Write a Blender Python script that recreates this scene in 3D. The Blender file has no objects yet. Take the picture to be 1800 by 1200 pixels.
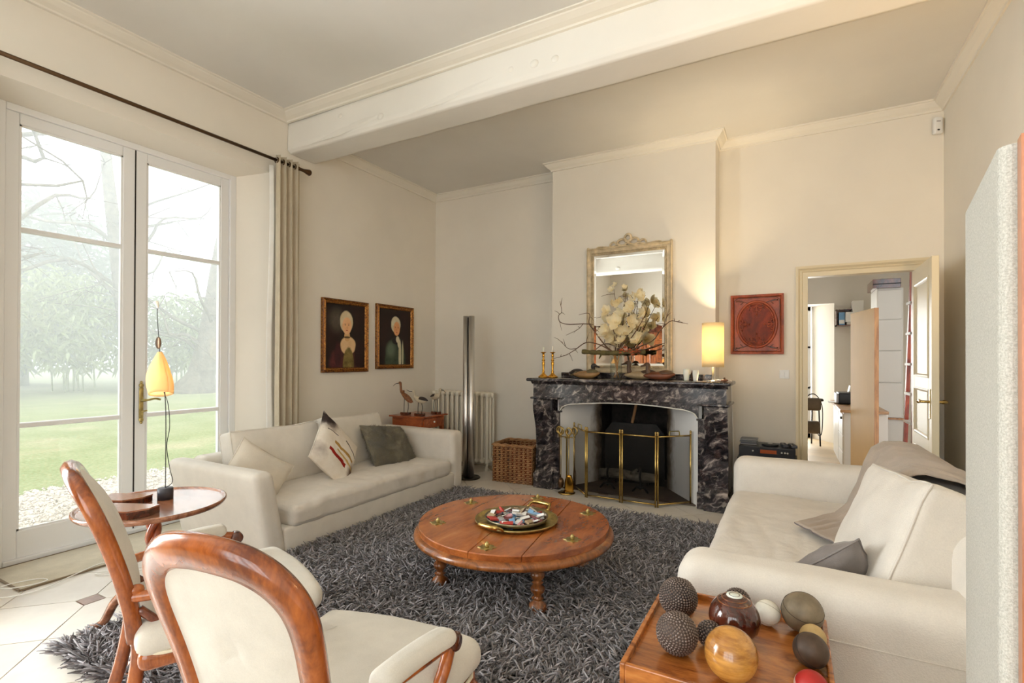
import bpy, bmesh, math, random
import numpy as np
from mathutils import Vector, Matrix, noise as mnoise
random.seed(7)
PI = math.pi
SC = bpy.context.scene
COL = SC.collection

# ------------------------------------------------------------------ camera
F_PX, YAW, PITCH, ROLL, CY = 889.47, 0.502713, 0.005376, 0.003281, 625.98
fw = Vector((-math.sin(YAW)*math.cos(PITCH), math.cos(YAW)*math.cos(PITCH), math.sin(PITCH)))
r0 = Vector((math.cos(YAW), math.sin(YAW), 0)); u0 = r0.cross(fw)
rt = r0*math.cos(ROLL)+u0*math.sin(ROLL); up = -r0*math.sin(ROLL)+u0*math.cos(ROLL)
cam_d = bpy.data.cameras.new('camera'); cam = bpy.data.objects.new('camera', cam_d); COL.objects.link(cam)
cam.matrix_world = Matrix(((rt.x, up.x, -fw.x, 0), (rt.y, up.y, -fw.y, 0), (rt.z, up.z, -fw.z, 1.35), (0, 0, 0, 1)))
cam_d.sensor_width = 36; cam_d.lens = F_PX/1800*36; cam_d.shift_y = (CY-600)/1800; cam_d.clip_start = 0.02; cam_d.clip_end = 300
SC.camera = cam

# ------------------------------------------------------------------ sky (an even, bright foggy sky) and window portals
W = bpy.data.worlds.new('foggy_sky'); SC.world = W; W.use_nodes = True
bg = W.node_tree.nodes['Background']; bg.inputs[0].default_value = (0.93, 0.965, 1.0, 1); bg.inputs[1].default_value = 3.5
def portal(name, y0, y1, z0, z1, x):
    L = bpy.data.lights.new(name, 'AREA'); L.shape = 'RECTANGLE'; L.size = z1-z0; L.size_y = y1-y0; L.cycles.is_portal = True
    o = bpy.data.objects.new(name, L); COL.objects.link(o); o.location = (x, (y0+y1)/2, (z0+z1)/2); o.rotation_euler = (0, -PI/2, 0)
portal('window_portal', 1.24, 2.80, 0.02, 3.0, -4.62)
def window_fill(name, loc, rot, sx, sy, watts, col):
    # area lamps added outside the window glass to brighten the room and the study
    L = bpy.data.lights.new(name, 'AREA'); L.shape = 'RECTANGLE'; L.size = sx; L.size_y = sy; L.energy = watts; L.color = col
    o = bpy.data.objects.new(name, L); COL.objects.link(o); o.location = loc; o.rotation_euler = rot
window_fill('fill_lamp_left_window', (-4.72, -.35, 1.55), (0, -PI/2, 0), 2.9, 1.5, 335, (.97, .985, 1))
window_fill('fill_lamp_rear_window', (-1.35, -3.0, 1.55), (PI/2, 0, 0), 1.5, 2.9, 36, (1, .98, .95))
window_fill('fill_lamp_rear_window', (.25, -3.0, 1.55), (PI/2, 0, 0), 1.5, 2.9, 36, (1, .98, .95))
window_fill('fill_lamp_study_window', (-.22, 10.4, 1.2), (-PI/2, 0, 0), 1.0, 2.1, 70, (1, .98, .95))
# exposure and view
SC.view_settings.view_transform = 'Standard'; SC.view_settings.look = 'None'; SC.view_settings.gamma = 1.0
SC.view_settings.use_curve_mapping = False; SC.view_settings.exposure = 0.2
SC.cycles.max_bounces = 10; SC.cycles.diffuse_bounces = 6; SC.cycles.glossy_bounces = 4; SC.cycles.transmission_bounces = 6
SC.cycles.transparent_max_bounces = 12; SC.cycles.volume_bounces = 2
SC.cycles.caustics_reflective = False; SC.cycles.caustics_refractive = False; SC.cycles.sample_clamp_indirect = 6

# ------------------------------------------------------------------ mesh helpers
class MB:
    """collects vertices and faces; build() links them as ONE mesh object"""
    def __init__(s): s.v = []; s.f = []; s.sm = []
    def add(s, vs, fs, smooth=True):
        b = len(s.v); s.v.extend([tuple(p) for p in vs]); s.f.extend([tuple(b+i for i in q) for q in fs]); s.sm.extend([smooth]*len(fs)); return s
    def box(s, x0, x1, y0, y1, z0, z1):
        return s.add([(x0,y0,z0),(x1,y0,z0),(x1,y1,z0),(x0,y1,z0),(x0,y0,z1),(x1,y0,z1),(x1,y1,z1),(x0,y1,z1)],
                     [(3,2,1,0),(4,5,6,7),(0,1,5,4),(1,2,6,5),(2,3,7,6),(3,0,4,7)], False)
    def bbox(s, x0, x1, y0, y1, z0, z1, b=.004):
        """box with small chamfers"""
        k = len(s.f); s.rbox(((x0+x1)/2,(y0+y1)/2,(z0+z1)/2), (x1-x0,y1-y0,z1-z0), b, 1, 0)
        for i in range(k, len(s.f)): s.sm[i] = False
        return s
    def rbox(s, c, size, r, seg=4, n=4, fn=None):
        """rounded box: r edge radius, seg rounding steps, n inner subdivisions; fn deforms local points"""
        r = min(r, min(size)*.499)
        axes = []
        for L in size:
            h = L/2-r
            mid = [-h+2*h*i/(n+1) for i in range(n+2)]
            axes.append([(-h-r*math.sin(PI/2*(1-i/seg))) for i in range(seg)]+mid+[(h+r*math.sin(PI/2*((i+1)/seg))) for i in range(seg)])
        idx = {}; vs = []; fs = []
        m = [len(a) for a in axes]
        def vid(i, j, k):
            key = (i, j, k)
            if key not in idx:
                p = [axes[0][i], axes[1][j], axes[2][k]]
                q = [max(-(size[t]/2-r), min(size[t]/2-r, p[t])) for t in range(3)]
                d = Vector([p[t]-q[t] for t in range(3)])
                if d.length > 1e-9: d = d.normalized()*r
                w = Vector(q)+d
                if fn: w = Vector(fn(w))
                idx[key] = len(vs); vs.append((w.x+c[0], w.y+c[1], w.z+c[2]))
            return idx[key]
        for (a, b, e) in ((0,1,2),(1,2,0),(2,0,1)):
            for i in range(m[a]-1):
                for j in range(m[b]-1):
                    for side in (0, m[e]-1):
                        q = []
                        for (ii, jj) in ((i,j),(i+1,j),(i+1,j+1),(i,j+1)):
                            t = [0,0,0]; t[a] = ii; t[b] = jj; t[e] = side; q.append(vid(*t))
                        if side == 0: q.reverse()
                        fs.append(tuple(q))
        return s.add(vs, fs, True)
    def tube(s, pts, rad, n=8, caps=True, closed=False, flat=1.0):
        pts = [Vector(p) for p in pts]
        if not hasattr(rad, '__len__'): rad = [rad]*len(pts)
        vs = []; fs = []; k = len(pts); prev = None
        for i, p in enumerate(pts):
            a = pts[(i-1) % k] if (closed or i > 0) else p; b = pts[(i+1) % k] if (closed or i < k-1) else p
            t = (b-a).normalized()
            if prev is None:
                u = t.orthogonal().normalized()
                if abs(t.z) < .99: u = Vector((0,0,1)).cross(t).normalized()
            else:
                u = prev - t*prev.dot(t); u = u.normalized() if u.length > 1e-6 else t.orthogonal().normalized()
            prev = u; w = t.cross(u)
            for j in range(n):
                an = 2*PI*j/n; vs.append(p+(u*math.cos(an)+w*math.sin(an)*flat)*rad[i])
        for i in range(k if closed else k-1):
            for j in range(n):
                a, b = i*n+j, i*n+(j+1) % n; c2, d2 = ((i+1) % k)*n+(j+1) % n, ((i+1) % k)*n+j
                fs.append((a, b, c2, d2))
        if caps and not closed: fs.append(tuple(range(n-1, -1, -1))); fs.append(tuple((k-1)*n+j for j in range(n)))
        return s.add(vs, fs, True)
    def lathe(s, prof, n=24, c=(0,0,0), cap=True, axis='z'):
        vs = []; fs = []; k = len(prof)
        for (r, z) in prof:
            for j in range(n):
                a = 2*PI*j/n; p = (r*math.cos(a), r*math.sin(a), z)
                if axis == 'y': p = (p[0], p[2], p[1])
                elif axis == 'x': p = (p[2], p[0], p[1])
                vs.append((p[0]+c[0], p[1]+c[1], p[2]+c[2]))
        for i in range(k-1):
            for j in range(n):
                q = (i*n+j, i*n+(j+1) % n, (i+1)*n+(j+1) % n, (i+1)*n+j)
                fs.append(q if axis != 'y' else q[::-1])
        if cap:
            lo = tuple(range(n-1, -1, -1)); hi = tuple((k-1)*n+j for j in range(n))
            if prof[0][0] > 1e-6: fs.append(lo if axis != 'y' else lo[::-1])
            if prof[-1][0] > 1e-6: fs.append(hi if axis != 'y' else hi[::-1])
        return s.add(vs, fs, True)
    def prism(s, poly, a, b, axis='z', smooth=False):
        """polygon extruded along an axis; poly in (x,y) for z, (x,z) for y, (y,z) for x"""
        def P(p, t): return (p[0], p[1], t) if axis == 'z' else ((p[0], t, p[1]) if axis == 'y' else (t, p[0], p[1]))
        n = len(poly); vs = [P(p, a) for p in poly]+[P(p, b) for p in poly]
        ar = sum(poly[i][0]*poly[(i+1) % n][1]-poly[(i+1) % n][0]*poly[i][1] for i in range(n))
        fs = [tuple(range(n-1, -1, -1)), tuple(range(n, 2*n))]+[(i, (i+1) % n, n+(i+1) % n, n+i) for i in range(n)]
        if (ar < 0) != (axis == 'y'): fs = [q[::-1] for q in fs]
        if b < a: fs = [q[::-1] for q in fs]
        b0 = len(s.f); s.add(vs, fs, False)
        if smooth:
            for i in range(b0+2, len(s.f)): s.sm[i] = True
        return s
    def ball(s, c, r, n=16, m=10, sc=(1,1,1), fn=None):
        vs = []; fs = []
        for i in range(m+1):
            for j in range(n):
                th = PI*i/m; ph = 2*PI*j/n
                p = Vector((math.sin(th)*math.cos(ph)*sc[0], math.sin(th)*math.sin(ph)*sc[1], math.cos(th)*sc[2]))*r
                if fn: p = Vector(fn(p))
                vs.append((p.x+c[0], p.y+c[1], p.z+c[2]))
        for i in range(m):
            for j in range(n):
                q = (i*n+j, (i+1)*n+j, (i+1)*n+(j+1) % n, i*n+(j+1) % n)
                fs.append(q)
        return s.add(vs, fs, True)
    def grid(s, fn, nu, nv, thick=0, closeu=False):
        """surface fn(u,v) with u,v in 0..1, thickened along its normal if asked"""
        P = [[Vector(fn(i/nu, j/nv)) for j in range(nv+1)] for i in range(nu+1)]
        def nrm(i, j):
            a = P[min(i+1, nu)][j]-P[max(i-1, 0)][j]; b = P[i][min(j+1, nv)]-P[i][max(j-1, 0)]
            c = a.cross(b); return c.normalized() if c.length > 1e-12 else Vector((0,0,1))
        vs = [P[i][j] for i in range(nu+1) for j in range(nv+1)]; N = len(vs); w = nv+1
        fs = [(i*w+j, (i+1)*w+j, (i+1)*w+j+1, i*w+j+1) for i in range(nu) for j in range(nv)]
        if thick:
            vs += [P[i][j]-nrm(i, j)*thick for i in range(nu+1) for j in range(nv+1)]
            fs += [tuple(N+q for q in f[::-1]) for f in fs]
            for i in range(nu):
                fs.append((i*w, N+i*w, N+(i+1)*w, (i+1)*w)); fs.append(((i+1)*w+nv, N+(i+1)*w+nv, N+i*w+nv, i*w+nv))
            for j in range(nv):
                fs.append((j+1, N+j+1, N+j, j)); fs.append((nu*w+j, N+nu*w+j, N+nu*w+j+1, nu*w+j+1))
        return s.add(vs, fs, True)
    def move(s, fn, start=0):
        s.v[start:] = [tuple(fn(Vector(p))) for p in s.v[start:]]; return s
    def mesh(s, name, mat=None):
        me = bpy.data.meshes.new(name); me.from_pydata(s.v, [], s.f)
        me.polygons.foreach_set('use_smooth', s.sm)
        if mat is not None: me.materials.append(mat)
        me.validate(); me.update(); return me
    def build(s, name, mat, parent=None, loc=(0,0,0), rot=(0,0,0), auto=None):
        o = bpy.data.objects.new(name, s.mesh(name, mat)); COL.objects.link(o)
        o.location = loc; o.rotation_euler = rot
        if parent is not None: o.parent = parent
        if auto:
            md = o.modifiers.new('edges', 'EDGE_SPLIT'); md.split_angle = math.radians(auto)
        return o

def tag(o, label, cat, group=None):
    o['label'] = label; o['category'] = cat
    if group: o['group'] = group
    return o
def thing(name, label, cat, loc=(0,0,0), rz=0, group=None, rot=None):
    o = bpy.data.objects.new(name, None); COL.objects.link(o); o.empty_display_size = .05
    o.location = loc; o.rotation_euler = rot if rot else (0, 0, rz)
    return tag(o, label, cat, group)
def struct(o): o['kind'] = 'structure'; return o
def sroot(name, loc=(0,0,0)):
    o = bpy.data.objects.new(name, None); COL.objects.link(o); o.location = loc; o['kind'] = 'structure'; return o
def plabel(o, t): o['label'] = t; return o
def copy_tree(o, parent=None):
    c = o.copy(); COL.objects.link(c); c.parent = parent
    for ch in o.children: copy_tree(ch, c)
    return c
def sweep(path, prof, closed=False):
    """sweep profile (offset to the left of the path, z) along a plan polyline with mitred corners"""
    mb = MB(); P = [Vector((p[0], p[1])) for p in path]; n = len(P); k = len(prof); vs = []
    for i in range(n):
        a = P[i]-P[i-1] if (i > 0 or closed) else P[i+1]-P[i]
        b = P[(i+1) % n]-P[i] if (i < n-1 or closed) else a
        a = a.normalized(); b = b.normalized(); na = Vector((-a.y, a.x)); nb = Vector((-b.y, b.x))
        m = (na+nb); m = m/max(m.dot(na), .3)
        for (o, z) in prof: q = P[i]+m*o; vs.append((q.x, q.y, z))
    fs = []
    for i in range(n if closed else n-1):
        for j in range(k-1):
            a, b = i*k+j, ((i+1) % n)*k+j
            fs.append((a, b, b+1, a+1))
    if not closed:
        fs.append(tuple(range(k))); fs.append(tuple((n-1)*k+j for j in range(k-1, -1, -1)))
    return mb.add(vs, fs, False)
def curve(pts, n=8):
    """Catmull-Rom through points"""
    P = [Vector(p) for p in pts]; out = []
    for i in range(len(P)-1):
        a = P[i-1] if i > 0 else P[i]*2-P[i+1]; b = P[i]; c = P[i+1]; d = P[i+2] if i+2 < len(P) else P[i+1]*2-P[i]
        for t in range(n):
            t /= n; out.append(.5*((2*b)+(c-a)*t+(2*a-5*b+4*c-d)*t*t+(3*b-a-3*c+d)*t**3))
    out.append(P[-1]); return out
def lerp(a, b, t): return a+(b-a)*t
def nz(p, s=1.0, seed=0.0): return mnoise.noise(Vector(p)*s+Vector((seed, seed*.7, -seed)))
# ------------------------------------------------------------------ materials (all procedural)
def lin(c):
    f = lambda v: v/12.92 if v <= .04045 else ((v+.055)/1.055)**2.4
    return tuple(f(v/255) for v in c)+(1,)
class N:
    def __init__(s, name):
        s.m = bpy.data.materials.new(name); s.m.use_nodes = True; s.t = s.m.node_tree; s.b = s.t.nodes['Principled BSDF']; s.out = s.t.nodes['Material Output']
        s.tc = None
    def n(s, typ, **kw):
        nd = s.t.nodes.new('ShaderNode'+typ)
        for k, v in kw.items():
            if k.startswith('i_'):
                key = k[2:]; key = int(key) if key.isdigit() else key.replace('_', ' ')
                s.put(nd.inputs[key], v)
            else: setattr(nd, k, v)
        return nd
    def put(s, sock, v):
        if isinstance(v, bpy.types.NodeSocket): s.t.links.new(v, sock)
        else: sock.default_value = v
    def co(s, scale=(1,1,1), rot=(0,0,0), loc=(0,0,0), kind='Object'):
        if s.tc is None: s.tc = s.n('TexCoord')
        mp = s.n('Mapping'); s.t.links.new(s.tc.outputs[kind], mp.inputs[0])
        mp.inputs['Scale'].default_value = scale if hasattr(scale, '__len__') else (scale,)*3
        mp.inputs['Rotation'].default_value = rot; mp.inputs['Location'].default_value = loc
        return mp.outputs[0]
    def noise(s, co, scale=5, detail=4, rough=.55, dist=0):
        return s.n('TexNoise', i_Vector=co, i_Scale=scale, i_Detail=detail, i_Roughness=rough, i_Distortion=dist).outputs[0]
    def ramp(s, fac, stops):
        r = s.n('ValToRGB'); s.put(r.inputs[0], fac); el = r.color_ramp.elements
        while len(el) < len(stops): el.new(.5)
        for e, (p, c) in zip(el, stops): e.position = p; e.color = lin(c) if len(c) == 3 else c
        return r.outputs[0]
    def mix(s, fac, a, b, typ='MIX'):
        m = s.n('MixRGB', blend_type=typ); s.put(m.inputs[0], fac); s.put(m.inputs[1], a); s.put(m.inputs[2], b); return m.outputs[0]
    def math(s, op, a, b=0.0, c=None):
        m = s.n('Math', operation=op); s.put(m.inputs[0], a); s.put(m.inputs[1], b)
        if c is not None: s.put(m.inputs[2], c)
        return m.outputs[0]
    def bump(s, h, strength=.3, dist=.01):
        b = s.n('Bump', i_Strength=strength, i_Distance=dist, i_Height=h); s.t.links.new(b.outputs[0], s.b.inputs['Normal']); return s
    def set(s, col=None, rough=None, metal=None, spec=None, **kw):
        if col is not None: s.put(s.b.inputs['Base Color'], lin(col) if (isinstance(col, tuple) and len(col) == 3) else col)
        if rough is not None: s.put(s.b.inputs['Roughness'], rough)
        if metal is not None: s.b.inputs['Metallic'].default_value = metal
        if spec is not None: s.b.inputs['Specular IOR Level'].default_value = spec
        for k, v in kw.items(): s.put(s.b.inputs[k.replace('_', ' ')], v)
        return s
def plain(name, col, rough=.5, metal=0, spec=.5, nscale=0, namt=.15, bscale=0, bstr=.2, bdist=.003, **kw):
    m = N(name)
    c = lin(col)
    if nscale:
        f = m.noise(m.co(), nscale, 4); a = tuple(max(0, v*(1-namt)) for v in c[:3])+(1,); b = tuple(min(1, v*(1+namt)) for v in c[:3])+(1,)
        c = m.ramp(f, [(.3, a), (.7, b)])
    m.set(c, rough, metal, spec, **kw)
    if bscale: m.bump(m.noise(m.co(), bscale, 3), bstr, bdist)
    return m.m
def wood(name, dark, mid, light, scale=(1,8,8), rough=.3, streak=3.0, coat=.3, rot=(0,0,0), bump=.05, blotch=.5):
    m = N(name); co = m.co(scale, rot)
    g = m.noise(co, streak, 8, .65, 1.2); fine = m.noise(m.co((scale[0]*4, scale[1]*6, scale[2]*6), rot), streak*3, 4, .6)
    big = m.noise(m.co(1.0, rot), 4, 3, .5, .6)
    f = m.math('ADD', m.math('MULTIPLY', g, .7), m.math('MULTIPLY', fine, .18)); f = m.math('ADD', f, m.math('MULTIPLY', big, blotch*.35))
    c = m.ramp(f, [(.36+blotch*.12, dark), (.52+blotch*.12, mid), (.68+blotch*.15, light)])
    m.set(c, rough, 0, .5, Coat_Weight=coat, Coat_Roughness=.12); m.bump(fine, bump, .002); return m.m
def fabric(name, col, amt=.06, weave=260, bstr=.25, rough=.9, fold=0.0):
    m = N(name); c = lin(col); f = m.noise(m.co(), 9, 3)
    a = tuple(v*(1-amt) for v in c[:3])+(1,); b = tuple(min(1, v*(1+amt)) for v in c[:3])+(1,)
    w = m.noise(m.co(), weave, 2)
    cc = m.mix(.12, m.ramp(f, [(.3, a), (.7, b)]), m.ramp(w, [(.3, tuple(v*.7 for v in c[:3])+(1,)), (.7, tuple(min(1, v*1.25) for v in c[:3])+(1,))]))
    m.set(cc, rough, 0, .2, Sheen_Weight=.15)
    h = w
    if fold: h = m.math('ADD', m.math('MULTIPLY', w, .15), m.math('MULTIPLY', m.noise(m.co((1,1,1)), 7, 3, .5, .8), fold))
    m.bump(h, bstr, .004 if not fold else .02); return m.m
def glass_thin(name, tint=(1,1,1,1), refl=.08):
    m = N(name); t = m.t; t.nodes.remove(m.b)
    tr = m.n('BsdfTransparent', i_Color=tint); gl = m.n('BsdfGlossy', i_Roughness=.02); lw = m.n('LayerWeight', i_Blend=.5); fr = m.n('Math', operation='MULTIPLY_ADD'); p4 = m.n('Math', operation='POWER'); t.links.new(lw.outputs['Facing'], p4.inputs[0]); p4.inputs[1].default_value = 4.0; t.links.new(p4.outputs[0], fr.inputs[0]); fr.inputs[1].default_value = .5; fr.inputs[2].default_value = .035
    mx = m.n('MixShader'); t.links.new(fr.outputs[0], mx.inputs[0]); t.links.new(tr.outputs[0], mx.inputs[1]); t.links.new(gl.outputs[0], mx.inputs[2])
    t.links.new(mx.outputs[0], m.out.inputs[0]); return m.m
def plaster(name, col, bscale=25, bstr=.12):
    m = N(name); c = lin(col); f = m.noise(m.co(), 1.3, 4)
    a = tuple(v*.96 for v in c[:3])+(1,); b = tuple(min(1, v*1.03) for v in c[:3])+(1,)
    m.set(m.ramp(f, [(.3, a), (.7, b)]), .85, 0, .25); m.bump(m.math('ADD', m.noise(m.co(), bscale, 3), m.math('MULTIPLY', m.noise(m.co(), 3, 2), 1.5)), bstr, .006); return m.m
T = {}
T['wall'] = plaster('wall_plaster', (226, 220, 209))
T['ceil'] = plaster('ceiling_plaster', (218, 216, 211), 12, .06)
T['beam'] = plaster('beam_plaster', (228, 225, 218), 9, .22)
T['trim'] = plaster('trim_paint', (226, 221, 210), 40, .05)
T['pvc'] = plain('white_frame', (226, 226, 226), .35)
T['doorpaint'] = plain('cream_door_paint', (214, 201, 172), .4, bscale=60, bstr=.03)
T['glass'] = glass_thin('window_glass', (.97, .985, .98, 1)); T['clear'] = glass_thin('vase_glass', (.93, .95, .94, 1))
T['grout'] = plain('floor_grout', (176, 162, 140), .9, nscale=20)
def tile_mat():
    m = N('stone_tile'); oi = m.n('ObjectInfo'); base = m.ramp(oi.outputs['Random'], [(0, (208, 201, 191)), (1, (220, 214, 205))])
    f = m.noise(m.co(), 6, 5, .6); c = m.mix(.25, base, m.ramp(f, [(.3, (184, 168, 144)), (.7, (232, 224, 210))]))
    m.set(c, m.math('ADD', .22, m.math('MULTIPLY', f, .2)), 0, .5); m.bump(f, .06, .004); return m.m
T['tile'] = tile_mat(); T['inset'] = plain('inset_tile', (140, 112, 98), .35, nscale=12, namt=.25)
T['linen'] = fabric('cream_linen', (220, 214, 204), .05, 300, .2); T['linen2'] = fabric('cream_weave', (220, 213, 203), .05, 220, .4)
T['linenwrinkle'] = fabric('crumpled_linen', (218, 211, 201), .05, 300, .45, fold=1.0)
T['chairfab'] = fabric('chair_damask', (210, 205, 195), .08, 300, .18); T['piping'] = fabric('chair_piping', (224, 214, 190), .05, 400, .1)
T['curtain'] = fabric('curtain_linen', (190, 178, 156), .07, 300, .2); T['liner'] = fabric('curtain_lining', (232, 230, 225), .04, 300, .1)
T['throw'] = fabric('taupe_throw', (173, 160, 147), .1, 140, .4); T['greycush'] = fabric('grey_satin', (128, 121, 118), .1, 300, .2, .45)
T['mat'] = fabric('door_mat_weave', (190, 180, 158), .1, 120, .5); T['matedge'] = fabric('mat_edge', (122, 106, 84), .1, 120, .4)
T['brass'] = plain('brass', (188, 160, 96), .24, 1, nscale=30, namt=.2); T['brassold'] = plain('aged_brass', (182, 164, 108), .38, 1, nscale=25, namt=.35)
T['gold'] = plain('polished_brass', (214, 160, 66), .16, 1); T['chrome'] = plain('chrome', (205, 205, 205), .1, 1); T['steel'] = plain('brushed_steel', (216, 214, 211), .36, 1)
T['bronze'] = plain('dark_bronze', (92, 70, 50), .35, .9); T['iron'] = plain('black_iron', (38, 35, 33), .6, .4, nscale=15, namt=.3)
T['black'] = plain('black_plastic', (24, 24, 26), .4); T['charcoal'] = plain('charcoal_stone', (60, 60, 66), .5); T['white'] = plain('white_paint', (232, 230, 224), .45)
T['radiator'] = plain('radiator_enamel', (226, 219, 203), .35); T['candle'] = plain('candle_wax', (240, 236, 224), .5, Subsurface_Weight=.2)
T['coffee'] = wood('coffee_table_wood', (126, 64, 28), (174, 98, 44), (204, 132, 68), (4.5, 1.1, 4.5), .24, 1.1, .4, (0, 0, .15))
T['turned'] = wood('turned_wood', (92, 48, 18), (150, 88, 38), (182, 118, 60), (6, 6, 1.5), .28, 2.5, .5)
T['chairwood'] = wood('chair_mahogany', (104, 46, 14), (166, 88, 34), (198, 120, 56), (3, 3, 1), .22, 2.4, .6)
T['darkwood'] = wood('dark_mahogany', (52, 22, 12), (104, 48, 24), (140, 74, 40), (3, 3, 1), .22, 2.4, .6)
T['oval'] = wood('oval_table_wood', (112, 66, 42), (164, 112, 82), (190, 142, 112), (1, 5, 5), .18, 2, .6)
T['tray'] = wood('tray_wood', (120, 60, 22), (186, 112, 48), (209, 142, 74), (1.5, 5, 5), .26, 2.2, .5, (0, 0, .35))
T['cherry'] = wood('cherry_wood', (116, 48, 20), (170, 84, 38), (196, 112, 58), (2, 6, 6), .3, 2.5, .4)
T['oak'] = wood('oak_edge', (150, 96, 48), (190, 136, 78), (210, 162, 106), (10, 10, 1), .4, 2.5, .1)
T['carved'] = wood('carved_panel_wood', (104, 36, 14), (158, 70, 34), (184, 98, 54), (4, 4, 2), .5, 2.2, .1)
T['olive'] = wood('olive_wood', (130, 76, 28), (200, 142, 66), (222, 172, 98), (1, 2, 5), .22, 2.4, .6, (.4, .3, 0))
T['redwood'] = wood('ladder_wood', (100, 34, 16), (152, 60, 30), (176, 82, 46), (6, 6, 1), .4, 2.4, .2)
def marble():
    m = N('grey_marble'); co = m.co((1, 1, 1), (.3, .5, .9)); w = m.n('VectorMath', operation='ADD'); nn = m.n('TexNoise', i_Vector=co, i_Scale=6, i_Detail=3)
    sc = m.n('VectorMath', operation='SCALE'); m.t.links.new(nn.outputs['Color'], sc.inputs[0]); sc.inputs['Scale'].default_value = .10
    m.t.links.new(co, w.inputs[0]); m.t.links.new(sc.outputs[0], w.inputs[1])
    st = m.n('Mapping'); m.t.links.new(w.outputs[0], st.inputs[0]); st.inputs['Scale'].default_value = (9, 9, 22)
    a = m.noise(st.outputs[0], 1.1, 6, .62, .8); b = m.noise(w.outputs[0], 11, 5, .6, 1.5)
    vo = m.n('TexVoronoi', feature='DISTANCE_TO_EDGE', i_Vector=w.outputs[0], i_Scale=9.0)
    vein = m.ramp(vo.outputs[0], [(0, (235, 228, 220)), (.035, (30, 27, 30))])
    c = m.ramp(a, [(.40, (24, 21, 25)), (.52, (50, 45, 48)), (.60, (92, 83, 82)), (.70, (168, 156, 148))])
    pt = m.noise(w.outputs[0], 16, 4, .55, .6); c = m.mix(m.ramp(pt, [(.56, (0, 0, 0)), (.66, (190, 190, 190))]), c, lin((186, 174, 164))); c = m.mix(m.ramp(b, [(.56, (0, 0, 0)), (.70, (140, 140, 140))]), c, lin((104, 76, 66)))
    c = m.mix(.025, c, vein, 'SCREEN'); m.set(c, .16, 0, .5); return m.m
T['marble'] = marble()
def firebox():
    m = N('sooty_fireback'); f = m.noise(m.co((1, 1, 1)), 7, 5, .6); m.set(m.ramp(f, [(.35, (20, 17, 15)), (.6, (52, 45, 40)), (.8, (92, 82, 74))]), .8, 0, .3); m.bump(f, .4, .02); return m.m
T['soot'] = firebox()
def cheek():
    # white render with smoke stains: stains have a shape of their own, spreading out from the fireback edge
    m = N('smoked_render'); g = m.n('SeparateXYZ', i_Vector=m.co(1)); f = m.noise(m.co(1), 5, 4, .6)
    d = m.math('ADD', g.outputs[0], m.math('MULTIPLY', m.math('SUBTRACT', f, .5), .35))
    c = m.ramp(d, [(0, (238, 236, 233)), (.72, (232, 229, 225)), (.9, (120, 104, 88)), (1.0, (46, 38, 32))]); m.set(c, .85, 0, .2); m.bump(f, .15, .01); return m.m
T['cheek'] = cheek()
def wicker():
    m = N('wicker'); f = m.noise(m.co(1), 9, 3); m.set(m.ramp(f, [(.25, (122, 82, 48)), (.55, (164, 120, 76)), (.8, (188, 148, 102))]), .55); return m.m
T['wicker'] = wicker()
def mesh_screen():
    m = N('fire_screen_mesh'); t = m.t; t.nodes.remove(m.b)
    tr = m.n('BsdfTransparent'); df = m.n('BsdfDiffuse', i_Color=(.012, .011, .009, 1)); mx = m.n('MixShader'); mx.inputs[0].default_value = .24
    t.links.new(tr.outputs[0], mx.inputs[1]); t.links.new(df.outputs[0], mx.inputs[2]); t.links.new(mx.outputs[0], m.out.inputs[0]); return m.m
T['mesh'] = mesh_screen()
def shade(name, col, tr=.6):
    m = N(name); t = m.t; t.nodes.remove(m.b); c = lin(col)
    a = m.n('BsdfDiffuse', i_Color=c); b = m.n('BsdfTranslucent', i_Color=c); mx = m.n('MixShader'); mx.inputs[0].default_value = tr
    t.links.new(a.outputs[0], mx.inputs[1]); t.links.new(b.outputs[0], mx.inputs[2]); t.links.new(mx.outputs[0], m.out.inputs[0]); return m.m
T['shade'] = shade('lamp_shade_paper', (252, 240, 208)); T['resin'] = shade('resin_shade', (250, 226, 178), .55)
def rugmat(name, a, b, c):
    m = N(name); at = m.n('Attribute', attribute_name='tone'); g = m.noise(m.co(1), 1.6, 3)
    k = m.mix(m.math('MULTIPLY', g, .35), m.ramp(at.outputs['Fac'], [(.15, a), (.5, b), (.85, c)]), lin((132, 122, 112)))
    m.set(k, .8, 0, .25, Sheen_Weight=.3); return m.m
T['rug'] = rugmat('rug_strand', (72, 69, 72), (122, 118, 122), (184, 180, 186)); T['rugbase'] = plain('rug_backing', (46, 41, 40), .95)
T['grass'] = plain('lawn_grass', (126, 138, 84), .9, nscale=3, namt=.3, bscale=40, bstr=.4, bdist=.03)
def lawn():
    m = N('lawn'); f = m.noise(m.co(1), .9, 4); g = m.noise(m.co(1), 22, 3); l = m.noise(m.co(1), 40, 2)
    c = m.ramp(f, [(.35, (118, 128, 88)), (.55, (134, 140, 104)), (.72, (158, 150, 122))])
    c = m.mix(.35, c, m.ramp(g, [(.3, (96, 108, 70)), (.7, (170, 168, 134))])); c = m.mix(m.ramp(l, [(.58, (0, 0, 0)), (.66, (170, 170, 170))]), c, lin((150, 100, 62)))
    m.set(c, .9, 0, .2); m.bump(g, .5, .03); return m.m
T['lawn'] = lawn()
T['gravel'] = plain('pale_gravel', (176, 166, 152), .9, nscale=70, namt=.4); T['bark'] = plain('tree_bark', (108, 100, 88), .9, nscale=5, namt=.35, bscale=14, bstr=.8, bdist=.05)
T['bamboo'] = plain('bamboo_leaf', (158, 166, 128), .6, nscale=4, namt=.3); T['hedge'] = plain('far_foliage', (96, 108, 86), .8, nscale=2, namt=.3)
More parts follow.
